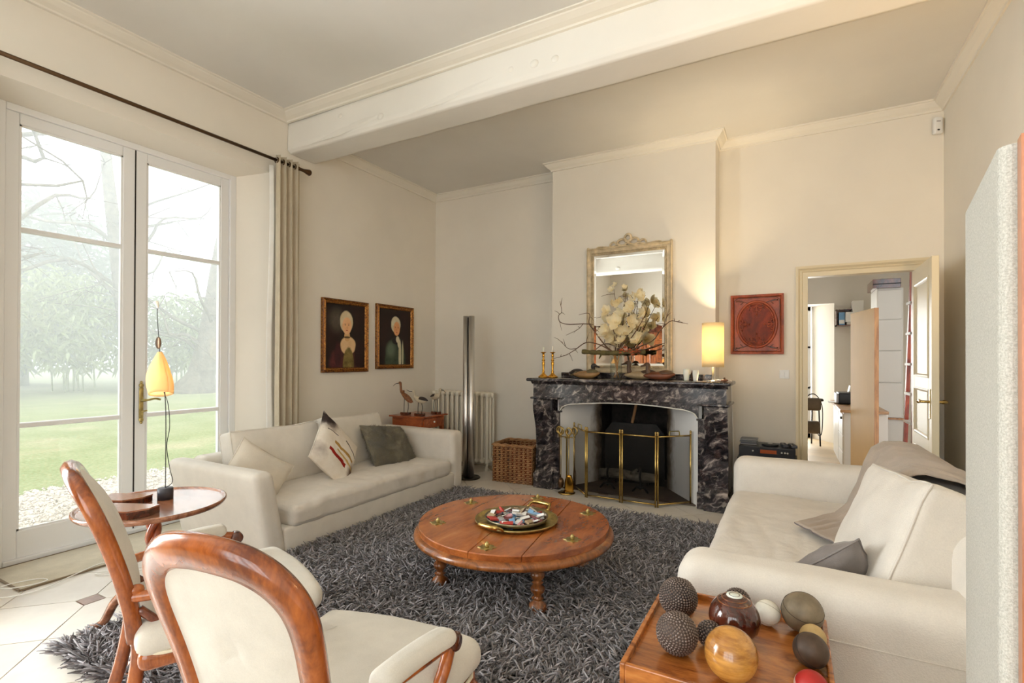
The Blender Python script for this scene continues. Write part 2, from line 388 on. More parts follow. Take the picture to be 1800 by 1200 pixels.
# ------------------------------------------------------------------ the room
XL, XR, YB, YR, ZC, ZCB = -4.2, 1.135, 5.485, -2.7, 3.64, 3.54
CHX0, CHX1, CHY = -2.345, -0.63, 5.2
# floor: grout bed with stone tiles and small inset squares laid on it
floor = struct(MB().box(-4.6, 1.3, YR-.1, 5.6, -.12, -.008).build('floor', T['grout']))
A = .297; CX0, CY0 = -3.423, 1.352; HC = .05; J = .0035
def hexa(j):
    d = j*1.414
    p = [(HC+j, HC), (A, A-d), (2*A-HC-j, HC), (2*A-HC-j, -HC), (A, -A+d), (HC+j, -HC)]
    return [(x-A, y) for x, y in p]
tile_h = MB().prism(hexa(J), -.008, 0).mesh('floor_tile', T['tile'])
tile_v = MB().prism([(-y, x) for x, y in hexa(J)], -.008, 0).mesh('floor_tile', T['tile'])
inset_me = MB().box(-HC+J, HC-J, -HC+J, HC-J, -.008, .0005).mesh('floor_inset', T['inset'])
def hid(x, y):
    if -2.55 < x < -.1 and 1.35 < y < 4.0: return True
    if x < -3.35 and 2.5 < y < 4.1: return True
    if x > -.05 and 2.2 < y < 4.0: return True
    return not (XL+.05 < x < XR-.05 and -.15 < y < 5.7) or (y > 5.1 and -2.0 < x < -.8) or (y < .95-.45*(x+3.2) and x > -1.6) or (x > -.9 and y < 1.4)
for i in range(-2, 9):
    for j in range(-4, 9):
        cx, cy = CX0+2*A*i, CY0+2*A*j
        for (me, x, y, nm) in ((tile_h, cx+A, cy, 'floor_tile'), (tile_v, cx, cy+A, 'floor_tile'), (inset_me, cx, cy, 'floor_inset')):
            if hid(x, y) or (y > 5.42 and me is not inset_me) or (nm == 'floor_inset' and y > 5.4): continue
            o = bpy.data.objects.new(nm, me); COL.objects.link(o); o.location = (x, y, 0); o.parent = floor
# left wall, with splayed french-window openings, the one behind the camera added for light
wl = MB()
wl.prism([(XL, 3.01), (XL, YB+.1), (-4.6, YB+.1), (-4.6, 2.82), (-4.42, 2.82)], 0, ZC)
wl.prism([(XL, .64), (XL, 1.03), (-4.42, 1.22), (-4.6, 1.22), (-4.6, .45), (-4.42, .45)], 0, ZC)
wl.prism([(XL, YR-.1), (XL, -1.34), (-4.42, -1.15), (-4.6, -1.15), (-4.6, YR-.1)], 0, ZC)
for a, b in ((1.03, 3.01), (-1.34, .64)):
    wl.prism([(XL, 3.065), (XL, ZC), (-4.6, ZC), (-4.6, 3.0), (-4.42, 3.0)], a, b, 'y')
struct(wl.build('wall_left', T['wall']))
# back wall: doorway and fireplace opening
wb = MB()
for (x0, x1, z0, z1) in ((-4.6, -2.05, 0, ZC), (-2.05, -.9, 1.0, ZC), (-.9, .12, 0, ZC), (.12, .955, 2.16, ZC), (.955, 1.3, 0, ZC)):
    wb.box(x0, x1, YB, YB+.08, z0, z1)
struct(wb.build('wall_back', T['wall']))
struct(MB().box(XR, XR+.1, YR-.1, 5.6, -.1, ZC).build("wall_right", T['wall']))
wr = MB()  # rear wall, its openings made for unseen windows that let light in
for (x0, x1, z0, z1) in ((-4.6, -2.15, -.1, ZC), (-2.15, -.55, 3.02, ZC), (-.55, -.55, 0, 1), (-.55, 1.05, 3.02, ZC), (1.05, XR+.1, -.1, ZC)):
    if x1 > x0: wr.box(x0, x1, YR-.16, YR, z0, z1)
struct(wr.build('wall_rear', T['wall']))
cl = MB().box(-4.6, XR+.1, YR-.1, 3.3, ZC, ZC+.1); cl.box(-4.6, XR+.1, 3.3, YB+.1, ZCB, ZCB+.2)
struct(cl.build('ceiling', T['ceil']))
cb = MB(); cb.box(CHX0, CHX1, CHY, YB+.01, 1.0, ZCB)
for a, b in ((CHX0, -2.05), (-.82, CHX1)): cb.box(a, b, CHY, YB+.01, 0, 1.0)
struct(cb.build('wall_chimney', T['wall']))
# rustic plastered beams: uneven faces, knots and adze cuts
def beam(name, y0, y1):
    def f(u, v):
        x = lerp(XL+.005, XR-.005, u)
        s = v*4; z0, z1 = 3.307, ZC
        if s <= 1: p = (y0, lerp(z1, z0+.03, s))
        elif s <= 1.5: p = (lerp(y0, y0+.03, (s-1)*2), lerp(z0+.03, z0, (s-1)*2))
        elif s <= 3: p = (lerp(y0+.03, y1, (s-1.5)/1.5), z0)
        else: p = (y1, lerp(z0, z1, s-3))
        w = .008*nz((x*1.3, p[0]*2, p[1]*5), 1.0, 3)+.004*nz((x*3, p[0]*2, p[1]*16), 1.0, 9)
        k = 1 if s <= 1.5 or s > 3 else .4
        return (x, p[0]+w*k*(1 if s < 2.2 else -1), p[1]+w*.6)
    b = struct(MB().grid(f, 140, 32).build(name, T['beam'])); return b
b1 = beam('ceiling_beam', 3.185, 3.50); b2 = beam('ceiling_beam', -1.05, -.74)
for (x, z, r) in ((-3.02, 3.385, .03), (-1.77, 3.44, .024), (-1.58, 3.43, .03), (-1.42, 3.42, .026), (-.25, 3.46, .032), (-3.5, 3.5, .02)):
    MB().ball((x, 3.188, z), r, 14, 8, (1.2, .5, 1)).build('knot', T['beam'], b1)
for (x, z, r) in ((-3.4, 3.4, .04), (-2.2, 3.35, .025)):
    MB().ball((x, -.742, z), r, 14, 8, (1.3, .5, 1)).build('knot', T['beam'], b2)
def wedge(x0, z0, x1, z1, w, d):
    # a long raised sliver left by the adze
    a, b = Vector((x0, 3.186, z0)), Vector((x1, 3.186, z1)); n = Vector((-(b-a).z, 0, (b-a).x)).normalized()*w
    m = (a+b)/2; MB().add([a, b, m+n*1.2, m-n+Vector((0, -d, 0)), b+n*.8+Vector((0, -d*.6, 0))], [(0, 3, 2), (3, 4, 2), (3, 1, 4), (0, 1, 3)], False).build('adze_cut', T['beam'], b1)
wedge(-3.95, 3.325, -3.05, 3.38, .03, .012); wedge(-3.4, 3.40, -3.05, 3.385, .02, .01); wedge(-2.85, 3.33, -1.9, 3.40, .03, .01)
# cornices
def prof(z1, drop, out): return [(0, z1-drop), (out*.18, z1-drop), (out*.22, z1-drop*.8), (out*.5, z1-drop*.62), (out*.8, z1-drop*.3), (out*.84, z1-drop*.18), (out, z1-drop*.16), (out, z1), (0, z1)]
pb = prof(ZCB, .10, .10)
struct(sweep([(XR, 3.50), (XR, YB), (CHX1, YB), (CHX1, CHY), (CHX0, CHY), (CHX0, YB), (XL, YB), (XL, 3.50)], prof(ZCB, .085, .085)).build('trim_1', T['trim']))
pf = prof(ZC, .055, .16)
struct(sweep([(XR, -.74), (XR, 3.18), (XL, 3.18), (XL, -.74)], prof(ZC, .06, .14)).build('trim_2', T['trim']))
struct(sweep([(XR, -1.05), (XL, -1.05), (XL, YR), (XR, YR), (XR, -1.05)][::-1], prof(ZC, .06, .14)).build('trim_3', T['trim']))
# ------------------------------------------------------------------ french windows (white frames, two leaves, three panes each)
def french(n, yc, seen=True, loc=None, rz=0):
    root = sroot('window_%d' % n, loc or (-4.47, yc, 0)); root.rotation_euler = (0, 0, rz)
    hw = .80
    f = MB()
    f.bbox(-.06, .05, -hw, -hw+.055, 0, 3.0); f.bbox(-.06, .05, hw-.055, hw, 0, 3.0); f.bbox(-.06, .05, -hw+.055, hw-.055, 2.955, 3.0); f.bbox(-.06, .06, -hw+.055, hw-.055, 0.0, .035)
    f.build('window_frame', T['pvc'], root)
    for s in (-1, 1):
        lf = MB(); a, b = (.002, hw-.055)
        y0, y1 = (a, b) if s > 0 else (-b, -a)
        gi, go = .082, .672   # pane edges measured from the meeting line
        p0, p1 = (gi, go) if s > 0 else (-go, -gi)
        lf.bbox(-.035, .03, y0, p0, .03, 2.96, .006); lf.bbox(-.035, .03, p1, y1, .03, 2.96, .006)
        lf.bbox(-.035, .03, p0, p1, 2.885, 2.96, .006); lf.bbox(-.035, .03, p0, p1, .03, .21, .006)
        leaf = lf.build('window_leaf', T['pvc'], root)
        g = MB()
        for (u0, u1, z0, z1) in ((p0, p0+.012, .21, 2.885), (p1-.012, p1, .21, 2.885), (p0, p1, 2.873, 2.885), (p0, p1, .21, .222)): g.box(.012, .024, u0, u1, z0, z1)
        g.build('glazing_bead', T['pvc'], leaf)
        for zz in (.90, 2.195):
            MB().bbox(-.02, .026, p0, p1, zz-.017, zz+.017, .008).build('muntin', T['pvc'], leaf)
        for (z0, z1) in ((.21, .885), (.915, 2.18), (2.21, 2.885)):
            MB().box(-.004, .004, p0, p1, z0, z1).build('pane', T['glass'], leaf)
        if seen and s > 0:
            for zz in (.72, 1.35, 2.0, 2.62):
                MB().lathe([(.007, -.045), (.007, .045)], 8, (.036, y1+.004, zz)).build('hinge', T['pvc'], root)
    # gasket line where the leaves meet, ornate brass handle
    MB().box(.0295, .0315, -.004, .004, .03, 2.96).build('meeting_seal', T['iron'], root)
    h = MB().rbox((.038, .045, 1.0), (.012, .03, .24), .005, 2, 1)
    h.ball((.04, .045, 1.135), .018, 10, 6, (.6, 1, 1)); h.ball((.04, .045, .868), .018, 10, 6, (.6, 1, 1)); h.ball((.04, .045, 1.16), .010, 8, 6); h.ball((.04, .045, .845), .010, 8, 6)
    hp = h.build('handle_plate', T['brassold'], root)
    l = MB().tube(curve([(.045, .045, 1.02), (.075, .045, 1.02), (.085, .07, 1.022), (.085, .12, 1.03), (.083, .16, 1.02)], 5), [.011]*9+[.009]*12, 8)
    l.tube(curve([(.045, .045, .94), (.06, .05, .935), (.065, .075, .94)], 4), .006, 6); l.build('lever', T['brassold'], hp)
    return root
french(1, 2.02); french(2, -.35, False); french(4, 0, False, (-1.35, YR-.08, 0), PI/2); french(5, 0, False, (.25, YR-.08, 0), PI/2)  # all but the first are unseen windows, added to light the room
# ------------------------------------------------------------------ door casing and open door leaf
def mframe(rect, prof, open_bottom=False, mb=None):
    """mitred frame in the x-z plane; prof = (inset from the outer edge, -y depth) points"""
    x0, x1, z0, z1 = rect; mb = mb or MB(); k = len(prof); vs = []
    cs = [(x0, z0, 1, 0 if open_bottom else 1), (x0, z1, 1, -1), (x1, z1, -1, -1), (x1, z0, -1, 0 if open_bottom else 1)]
    for (x, z, sx, sz) in cs:
        for (i, d) in prof: vs.append((x+sx*i, -d, z+sz*i))
    fs = []
    for c in range(3 if open_bottom else 4):
        for j in range(k):
            a, b = c*k+j, ((c+1) % 4)*k+j; j2 = (j+1) % k; fs.append((a, b, ((c+1) % 4)*k+j2, c*k+j2))
    return mb.add(vs, fs, False)
dc = mframe((.045, 1.035, 0, 2.225), [(0, 0), (0, .034), (.02, .036), (.03, .028), (.036, .02), (.05, .027), (.058, .018), (.098, .018), (.099, 0)], True)
dc.move(lambda p: (p.x, p.y+YB, p.z))
dc.box(.12, .144, YB+.001, YB+.09, 0, 2.125); dc.box(.936, .956, YB+.001, YB+.09, 0, 2.125); dc.box(.12, .956, YB+.001, YB+.09, 2.126, 2.16)
struct(dc.build('trim_4', T['doorpaint']))
d1 = sroot('door_1', (.938, 5.46, 0)); d1.rotation_euler = (0, 0, math.radians(-91.2))
# local x runs from hinge to free edge, y is the thickness
WD, HD = .775, 2.11
lf = MB().box(.05, WD-.05, -.014, .014, .03, HD-.03); 
for (x0, x1, z0, z1) in ((0, .11, .01, HD), (WD-.11, WD, .01, HD), (.11, WD-.11, HD-.13, HD), (.11, WD-.11, .01, .22), (.11, WD-.11, .66, .76), (.11, WD-.11, 1.13, 1.22)):
    lf.bbox(x0, x1, -.022, .022, z0, z1, .003)
leaf = lf.build('door_leaf', T['doorpaint'], d1)
for (z0, z1) in ((.22, .66), (.76, 1.13), (1.22, HD-.13)):
    for s in (-1, 1):
        m = MB()
        mframe((.108, WD-.108, z0-.002, z1+.002), [(0, s*.014), (0, s*.026), (.008, s*.029), (.018, s*.024), (.026, s*.014)], False, m)
        m.build('panel_moulding', T['doorpaint'], leaf)
for s in (-1, 1):
    h = MB().bbox(WD-.075, WD-.04, min(s*.022, s*.027), max(s*.022, s*.027), .92, 1.14, .004); hp = h.build('handle_plate', T['brass'], d1)
    MB().tube(curve([(WD-.058, s*.024, 1.045), (WD-.058, s*.065, 1.045), (WD-.075, s*.075, 1.046), (WD-.13, s*.075, 1.05), (WD-.165, s*.072, 1.038)], 5), .010, 8).ball((WD-.165, s*.072, 1.038), .014, 8, 6).build('lever', T['brass'], hp)
# ------------------------------------------------------------------ the study seen through the doorway
struct(MB().box(-2.2, 2.1, 5.56, 10.4, -.12, .0).build('floor_study', plain('study_floor', (196, 172, 136), .5, nscale=3)))
sw_ = MB()
for (x0, x1, z0, z1) in ((-2.2, -.75, 0, 2.9), (-.75, .625, 2.27, 2.9), ): sw_.box(x0, x1, 9.7, 10.25, z0, z1)
sw_.prism([(.625, 9.7), (2.1, 9.7), (2.1, 10.25), (.31, 10.25)], 0, 2.9)
struct(sw_.build('wall_study_back', T['wall']))
struct(MB().box(-2.3, -2.2, 5.56, 10.25, 0, 2.9).build('wall_study_left', T['wall']))
struct(MB().box(1.9, 2.0, 5.56, 10.25, 0, 2.9).build('wall_study_right', T['wall']))
struct(MB().box(-2.3, 2.1, 5.56, 10.25, 2.9, 3.0).build('ceiling_study', T['ceil']))
w3 = sroot('window_3', (-.22, 10.2, 0)); w3.scale = (.77, 1, 1); f3 = MB()
for (x0, x1, z0, z1) in ((-.69, -.62, 0, 2.27), (.62, .69, 0, 2.27), (-.05, .05, 0, 2.27), (-.69, .69, 2.2, 2.27), (-.69, .69, 0, .12), (-.69, .69, .85, .89), (-.69, .69, 1.55, 1.59)): f3.bbox(x0, x1, -.03, .03, z0, z1)
f3.build('window_frame', T['pvc'], w3)
for (x0, x1) in ((-.62, -.05), (.05, .62)): MB().box(x0, x1, -.003, .003, .12, 2.2).build('pane', T['glass'], w3)
L = bpy.data.lights.new('window_portal', 'AREA'); L.shape = 'RECTANGLE'; L.size = 1.05; L.size_y = 2.2; L.cycles.is_portal = True
o = bpy.data.objects.new('window_portal', L); COL.objects.link(o); o.location = (-.22, 10.26, 1.13); o.rotation_euler = (-PI/2, 0, 0)
struct(MB().box(.625, 1.9, 9.68, 9.7, 0, .09).build('baseboard_study', T['white']))
# desk with drawer cabinet
t = thing('desk', 'pale wooden desk top on a white panel in the room beyond the doorway', 'desk', (.77, 8.15, 0))
MB().bbox(-.24, .24, -.86, .86, .715, .75).build('desktop', wood('pale_desk', (170, 130, 92), (200, 162, 122), (216, 184, 146), (1, 6, 6), .4, 2, .1), t)
MB().box(-.2, -.17, -.02, .84, 0, .715).build('side_panel', T['white'], t)
t = thing('drawer_cabinet', 'white drawer cabinet with a black lock standing under the study desk', 'cabinet', (.78, 7.62, 0))
MB().bbox(-.21, .23, -.26, .3, 0.0, .71, .004).build('body', T['white'], t)
for z0, z1 in ((.03, .22), (.23, .42), (.43, .69)): MB().bbox(-.222, -.208, -.25, .29, z0, z1, .003).build('drawer_front', T['white'], t)
MB().lathe([(.016, 0), (.016, .02)], 10, (-.24, -.19, .64), axis='x').build('lock', T['black'], t)
t = thing('printer', 'small black and grey printer with paper on the study desk', 'printer', (.72, 8.35, .75))
MB().rbox((0, 0, .08), (.3, .4, .15), .02, 3, 1).build('body', T['black'], t); MB().bbox(-.17, -.145, -.2, .2, .02, .14).build('front_panel', plain('printer_grey', (170, 172, 175), .4), t)
MB().box(-.26, -.15, -.12, .12, .012, .022).build('paper_tray', T['white'], t); MB().grid(lambda u, v: (-.02+u*.02, -.12+v*.24, .15+u*.1), 3, 3, .004).build('paper', T['white'], t)
t = thing('wall_shelf', 'dark open box shelf hung on the study wall', 'shelf', (.775, 9.6, 1.89))
s_ = MB()
for (x0, x1, z0, z1) in ((-.14, .14, 0, .015), (-.14, .14, .245, .26), (-.14, -.125, 0, .26), (.125, .14, 0, .26)): s_.box(x0, x1, -.1, .1, z0, z1)
s_.box(-.14, .14, .09, .1, 0, .26); s_.build('box', T['darkwood'], t)
for (x, w, h, c, l) in ((-.06, .08, .2, (120, 165, 205), 'blue and white carton standing in the dark box shelf'), (.03, .05, .14, (222, 218, 200), 'short cream carton beside the blue one in the box shelf')):
    k = thing('carton', l, 'box', (.775+x, 9.56, 1.905)); MB().bbox(-w/2, w/2, -.04, .04, 0, h, .003).build('carton_body', plain('carton_%d' % c[0], c, .6), k); MB().box(-w/2+.004, w/2-.004, -.0405, -.04, h*.1, h*.4).build('printed_band', T['white'], k)
# flush door of a cupboard standing open, stacked white cupboards, brown case on top
t = thing('panel_door', 'tall flush beige panel door standing open with a wooden edge strip', 'door', (.79, 6.49, 0), math.radians(101.4))
MB().bbox(0, .725, -.02, .02, .02, 1.9).build('panel', plain('beige_laminate', (232, 194, 130), .5, nscale=2, namt=.05), t); MB().box(-.012, 0.0, -.02, .02, .02, 1.9).build('edge_strip', T['oak'], t)
t = thing('cupboard_stack', 'tall white cupboard with stacked doors behind the open panel door', 'cupboard', (1.15, 8.5, 0))
MB().bbox(-.14, .14, -.28, .3, 0, 2.3).build('body', T['white'], t)
for i, (z0, z1, dx) in enumerate(((.6, 1.05, 0), (1.06, 1.47, -.005), (1.48, 1.88, -.01), (1.89, 2.27, 0))): MB().bbox(-.135+dx, .125+dx, -.3, -.281, z0, z1, .004).build('door_front', T['white'], t)
MB().box(-.14, .14, -.31, -.28, .575, .597).build('shelf_edge', T['oak'], t)
t = thing('wall_cabinet', 'stepped white cabinet on the study wall left of the stacked cupboards', 'box', (.92, 9.56, 1.95))
MB().bbox(-.07, .07, -.13, .13, 0, .32).build('case_body', T['white'], t); MB().bbox(-.16, -.07, -.13, .13, 0, .15).build('lower_step', T['white'], t)
t = thing('brown_case', 'dark brown wooden case lying on top of the white cupboard', 'box', (1.13, 8.48, 2.3))
MB().bbox(-.17, .13, -.3, .25, 0, .12).build('case_body', T['darkwood'], t); MB().box(-.172, .132, -.305, -.3, .05, .06).build('lid_joint', T['iron'], t)
# ladder
t = thing('library_ladder', 'red-brown wooden ladder with pale treads standing just past the doorway', 'ladder', (1.07, 6.3, 0))
a0, a1 = Vector((.0, 0, 0)), Vector((.0, 0, 2.25)); b0, b1 = Vector((-.015, .43, 0)), Vector((.012, .14, 2.25))
for p, q in ((a0, a1), (b0, b1)):
    MB().add([p+Vector(d) for d in ((-.016, -.03, 0), (.016, -.03, 0), (.016, .03, 0), (-.016, .03, 0))]+[q+Vector(d) for d in ((-.016, -.03, 0), (.016, -.03, 0), (.016, .03, 0), (-.016, .03, 0))],
             [(3,2,1,0),(4,5,6,7),(0,1,5,4),(1,2,6,5),(2,3,7,6),(3,0,4,7)], False).build('stile', T['redwood'], t)
for zz in (.41, .72, 1.01, 1.31, 1.62, 1.925):
    p = a0.lerp(a1, zz/2.25); q = b0.lerp(b1, zz/2.25); MB().box(-.03, .03, p.y, q.y, zz-.012, zz+.012).build('tread', plain('tread_paint', (205, 203, 200), .5) if 'treadm' not in T else T['treadm'], t); T['treadm'] = bpy.data.materials['tread_paint']
# stool with a leather bag hung on it
t = thing('stool', 'thin black metal stool by the far study window', 'stool', (.33, 9.35, 0))
for (x, y) in ((.06, -.06), (-.1, -.08), (-.02, .12)): MB().tube([(x*1.4, y*1.4, 0), (x, y, .72)], .011, 6).build('leg', T['iron'], t)
MB().lathe([(.0, .7), (.13, .7), (.135, .72), (.12, .74), (0, .745)], 18).build('seat', T['iron'], t)
t = thing('shoulder_bag', 'brown leather shoulder bag with long strap hung on the black stool', 'bag', (.30, 9.2, .2))
MB().rbox((-.02, 0, .1), (.26, .1, .2), .045, 3, 2).build('lower_pocket', plain('bag_leather', (88, 72, 52), .5, nscale=8, namt=.3), t); MB().rbox((0, -.01, .46), (.24, .09, .2), .04, 3, 2).build('upper_pocket', bpy.data.materials['bag_leather'], t)
MB().tube(curve([(-.08, .02, .12), (-.1, .02, .5), (.02, .03, .62), (.13, 0, .45), (.13, -.02, .05), (.09, -.02, -.02), (.06, 0, .1)], 6), .012, 6, flat=.4).build('strap', T['iron'], t)
# ------------------------------------------------------------------ the garden
GZ = -.16
struct(MB().box(-90, -4.6, -50, 60, GZ-.3, GZ-.012).build('ground_lawn', T['lawn']))
struct(MB().box(-7.4, -4.62, -8, 14, GZ-.2, GZ).build('ground_gravel_bed', T['gravel']))
struct(MB().box(-4.95, -4.6, -2.2, 3.2, GZ-.2, -.02).build('ground_door_step', plain('step_stone', (190, 182, 168), .8, nscale=6)))
rg = random.Random(3); pb_ = MB()
for i in range(5200):
    x = -7.55+rg.random()*2.6; y = .2+rg.random()*4.6; r = .012+.018*rg.random(); a = rg.random()*6.28; ca, sa = math.cos(a)*r, math.sin(a)*r; z = GZ+.004
    pb_.add([(x+ca, y+sa, z), (x-sa*.8, y+ca*.8, z), (x-ca, y-sa, z), (x+sa*.8, y-ca*.8, z), (x+ca*.2, y, z+r*.8)], [(0,1,4),(1,2,4),(2,3,4),(3,0,4)], False)
g_ = pb_.build('gravel', plain('gravel_stone', (188, 180, 168), .85, nscale=30, namt=.45)); g_['kind'] = 'stuff'; g_['label'] = 'loose pale gravel outside the french window'; g_['category'] = 'gravel'
def leaf_mesh(n, place, size, seed, droop=.5, mat=None):
    r = random.Random(seed); mb = MB()
    for i in range(n):
        p, d = place(r); d = d.normalized(); s = d.cross(Vector((0, 0, 1))); s = s.normalized() if s.length > .01 else Vector((1, 0, 0))
        L_ = size*(.6+.8*r.random()); w = L_*.13; q = p+d*L_; m = (p+q)/2+Vector((0, 0, L_*.08)); q.z -= droop*L_*.3
        mb.add([p, m+s*w, q, m-s*w], [(0, 1, 2), (0, 2, 3)], False)
    return mb
def bamboo(x, y, h, w, seed, label):
    t = thing('bamboo_clump', label, 'bamboo', (x, y, GZ), 0, 'bamboo hedge across the lawn'); r = random.Random(seed)
    for i in range(9):
        a = r.random()*6.28; q = r.random()*w*.5; lx, ly = (r.random()-.5)*1.2, (r.random()-.5)*1.2
        MB().tube(curve([(q*math.cos(a), q*math.sin(a), 0), (q*math.cos(a)+lx*.3, q*math.sin(a)+ly*.3, h*.5), (q*math.cos(a)+lx, q*math.sin(a)+ly, h*(.8+.15*r.random()))], 4), .035, 5).build('culm', T['bamboo'], t)
    def place(r):
        while True:
            p = Vector((r.uniform(-1, 1), r.uniform(-1, 1), r.uniform(0, 1)))
            if p.x**2+p.y**2+((p.z-.62)/.45)**2 < 1: break
        if r.random() < .25: p.z *= .4
        return Vector((p.x*w, p.y*w, .5+p.z*h)), Vector((r.gauss(0, 1), r.gauss(0, 1), r.gauss(-.3, .5)))
    leaf_mesh(2600, place, .42, seed+5, 1.0).build('foliage', T['bamboo'], t)
bamboo(-26.5, 5.6, 4.3, 2.3, 11, 'pale bamboo clump at the left edge of the left pane'); bamboo(-28, 10.2, 4.8, 2.6, 12, 'pale bamboo clump in the middle of the left window leaf')
bamboo(-27, 14.6, 4.2, 2.3, 13, 'pale bamboo clump between the two window leaves, left of the trunks'); bamboo(-29.5, 18.6, 3.6, 2.4, 14, 'low bamboo clump seen behind the leaning tree trunk')
def tree(x, y, pts, rads, nb, seed, label, crown=False):
    t = thing('bare_tree', label, 'tree', (x, y, GZ)); r = random.Random(seed)
    pp = curve(pts, 6); rr = [np.interp(i, np.linspace(0, len(pp)-1, len(rads)), rads) for i in range(len(pp))]
    MB().tube(pp, rr, 12).build('trunk', T['bark'], t)
    for i in range(nb):
        p = pp[int(len(pp)*(.3+.65*r.random()))]; a = r.random()*6.28; L_ = 2.5+4*r.random(); d = Vector((math.cos(a), math.sin(a), .4+.5*r.random()))
        q = [p+d*L_*k/4+Vector((r.gauss(0, .2), r.gauss(0, .2), r.gauss(0, .2)))*k for k in range(5)]
        m = MB().tube(curve(q, 3), list(np.linspace(.1, .012, 13)), 5)
        for j in range(5):
            s = q[1+j % 4]; e = s+Vector((r.gauss(0, 1), r.gauss(0, 1), r.gauss(-.2, .6)))*1.1; mid = (s+e)/2+Vector((r.gauss(0, .15),)*3)
            m.tube([s, mid, e], [.03, .018, .006], 4)
            for k in range(3): m.tube([mid, mid+Vector((r.gauss(0, .6), r.gauss(0, .6), r.gauss(0, .5)))], [.014, .004], 3)
        m.build('branch', T['bark'], t)
tree(-23, 12.9, [(0, 0, -.1), (.1, .15, .8), (.2, .5, 2.5), (.2, 1.0, 6), (.3, 1.6, 10), (.2, 1.9, 15)], [1.15, .55, .5, .42, .36, .2], 9, 21, 'big leaning tree trunk with flared roots on the lawn')
tree(-25.5, 11.5, [(0, 0, 0), (0, -.1, 2), (.1, -.5, 5), (.2, -1.0, 9), (.1, -1.4, 14)], [.45, .36, .3, .22, .1], 10, 22, 'thinner bare tree leaning left beside the big trunk')
tree(-22, 5.2, [(0, 0, 0), (.2, -.1, 3), (.1, .3, 7), (.4, .6, 13)], [.3, .22, .18, .08], 16, 23, 'slender bare tree behind the upper left pane')
t = thing('far_conifer', 'dark rounded evergreen fading in the fog behind the bamboo', 'tree', (-36, 11, GZ))
MB().tube([(0, 0, 0), (0, 0, 8)], [.4, .1], 8).build('trunk', T['bark'], t)
def pl(r):
    while True:
        p = Vector((r.uniform(-1, 1), r.uniform(-1, 1), r.uniform(0, 1)))
        if p.x**2+p.y**2+((p.z-.45)/.55)**2 < 1: break
    return Vector((p.x*5, p.y*5, 1+p.z*9.5)), Vector((r.gauss(0, 1), r.gauss(0, 1), r.gauss(0, .6)))
leaf_mesh(6000, pl, .8, 31, .4).build('foliage', T['hedge'], t)
# fog lying over the garden
fm = bpy.data.materials.new('garden_fog'); fm.use_nodes = True; nt = fm.node_tree; nt.nodes.clear()
vo = nt.nodes.new('ShaderNodeVolumeScatter'); vo.inputs['Density'].default_value = .028; vo.inputs['Color'].default_value = (1, 1, 1, 1); vo.inputs['Anisotropy'].default_value = 0.0
out = nt.nodes.new('ShaderNodeOutputMaterial'); nt.links.new(vo.outputs[0], out.inputs['Volume'])
fg = MB().box(-60, -10, -12, 40, GZ-.005, 22).build('garden_fog', fm); fg['kind'] = 'stuff'; fg['label'] = 'white fog lying over the lawn and trees'; fg['category'] = 'fog'
# ------------------------------------------------------------------ fireplace
MX0, MX1, MY = -2.366, -.478, 4.80     # outer pilaster faces, front plane
fp = thing('fireplace', 'dark grey veined marble fireplace with shaped pilasters and arched opening', 'fireplace', (-1.42, 5.0, 0))
def fx(x): return x+1.42
def fy(y): return y-5.0
sh = MB().rbox((fx(-1.4425), fy(4.965), 1.135), (1.985, .465, .034), .012, 2, 1).build('mantel_shelf', T['marble'], fp)
# frieze with a hollow moulding under the shelf
fr = MB().box(fx(-2.375), fx(-.49), fy(4.79), fy(CHY), .955, 1.118)
fr.prism([(fy(4.79), 1.09), (fy(4.755), 1.118), (fy(4.79), 1.118)], fx(-2.39), fx(-.475), 'x'); fr.build('frieze', T['marble'], fp)
for a, b in ((-2.40, -2.09), (-.735, -.462)):
    MB().rbox((fx((a+b)/2), fy(4.98), .945), (b-a, .44, .022), .008, 2, 0).build('capital_moulding', T['marble'], fp)
def pil(a, b, inner):
    # scrolled console profile: bulges forward at the top, waisted below
    pr = [(4.80, .152), (4.835, .2), (4.845, .45), (4.83, .62), (4.795, .74), (4.765, .82), (4.76, .88), (4.775, .93), (4.80, .935)]
    poly = [(fy(y), z) for y, z in pr]+[(fy(CHY), .935), (fy(CHY), .152)]
    p = MB().prism(poly, fx(a), fx(b), 'x'); o = p.build('pilaster', T['marble'], fp)
    return o
pil(-2.366, -2.165, 1); pil(-.672, -.478, -1)
for a, b in ((-2.165, -2.10), (-.735, -.672)):
    MB().box(fx(a), fx(b), fy(4.845), fy(CHY), .15, .80).bbox(fx(a-.008 if a < -1 else a-.012), fx(b+.012 if a < -1 else b+.008), fy(4.83), fy(CHY), .795, .815, .004).build('inner_jamb', T['marble'], fp)
for a, b in ((-2.375, -2.155), (-2.16, -2.093), (-.742, -.672), (-.68, -.47)):
    y0 = 4.79 if b-a > .1 else 4.825
    MB().bbox(fx(a), fx(b), fy(y0), fy(CHY), 0, .152, .006).build('plinth', T['marble'], fp)
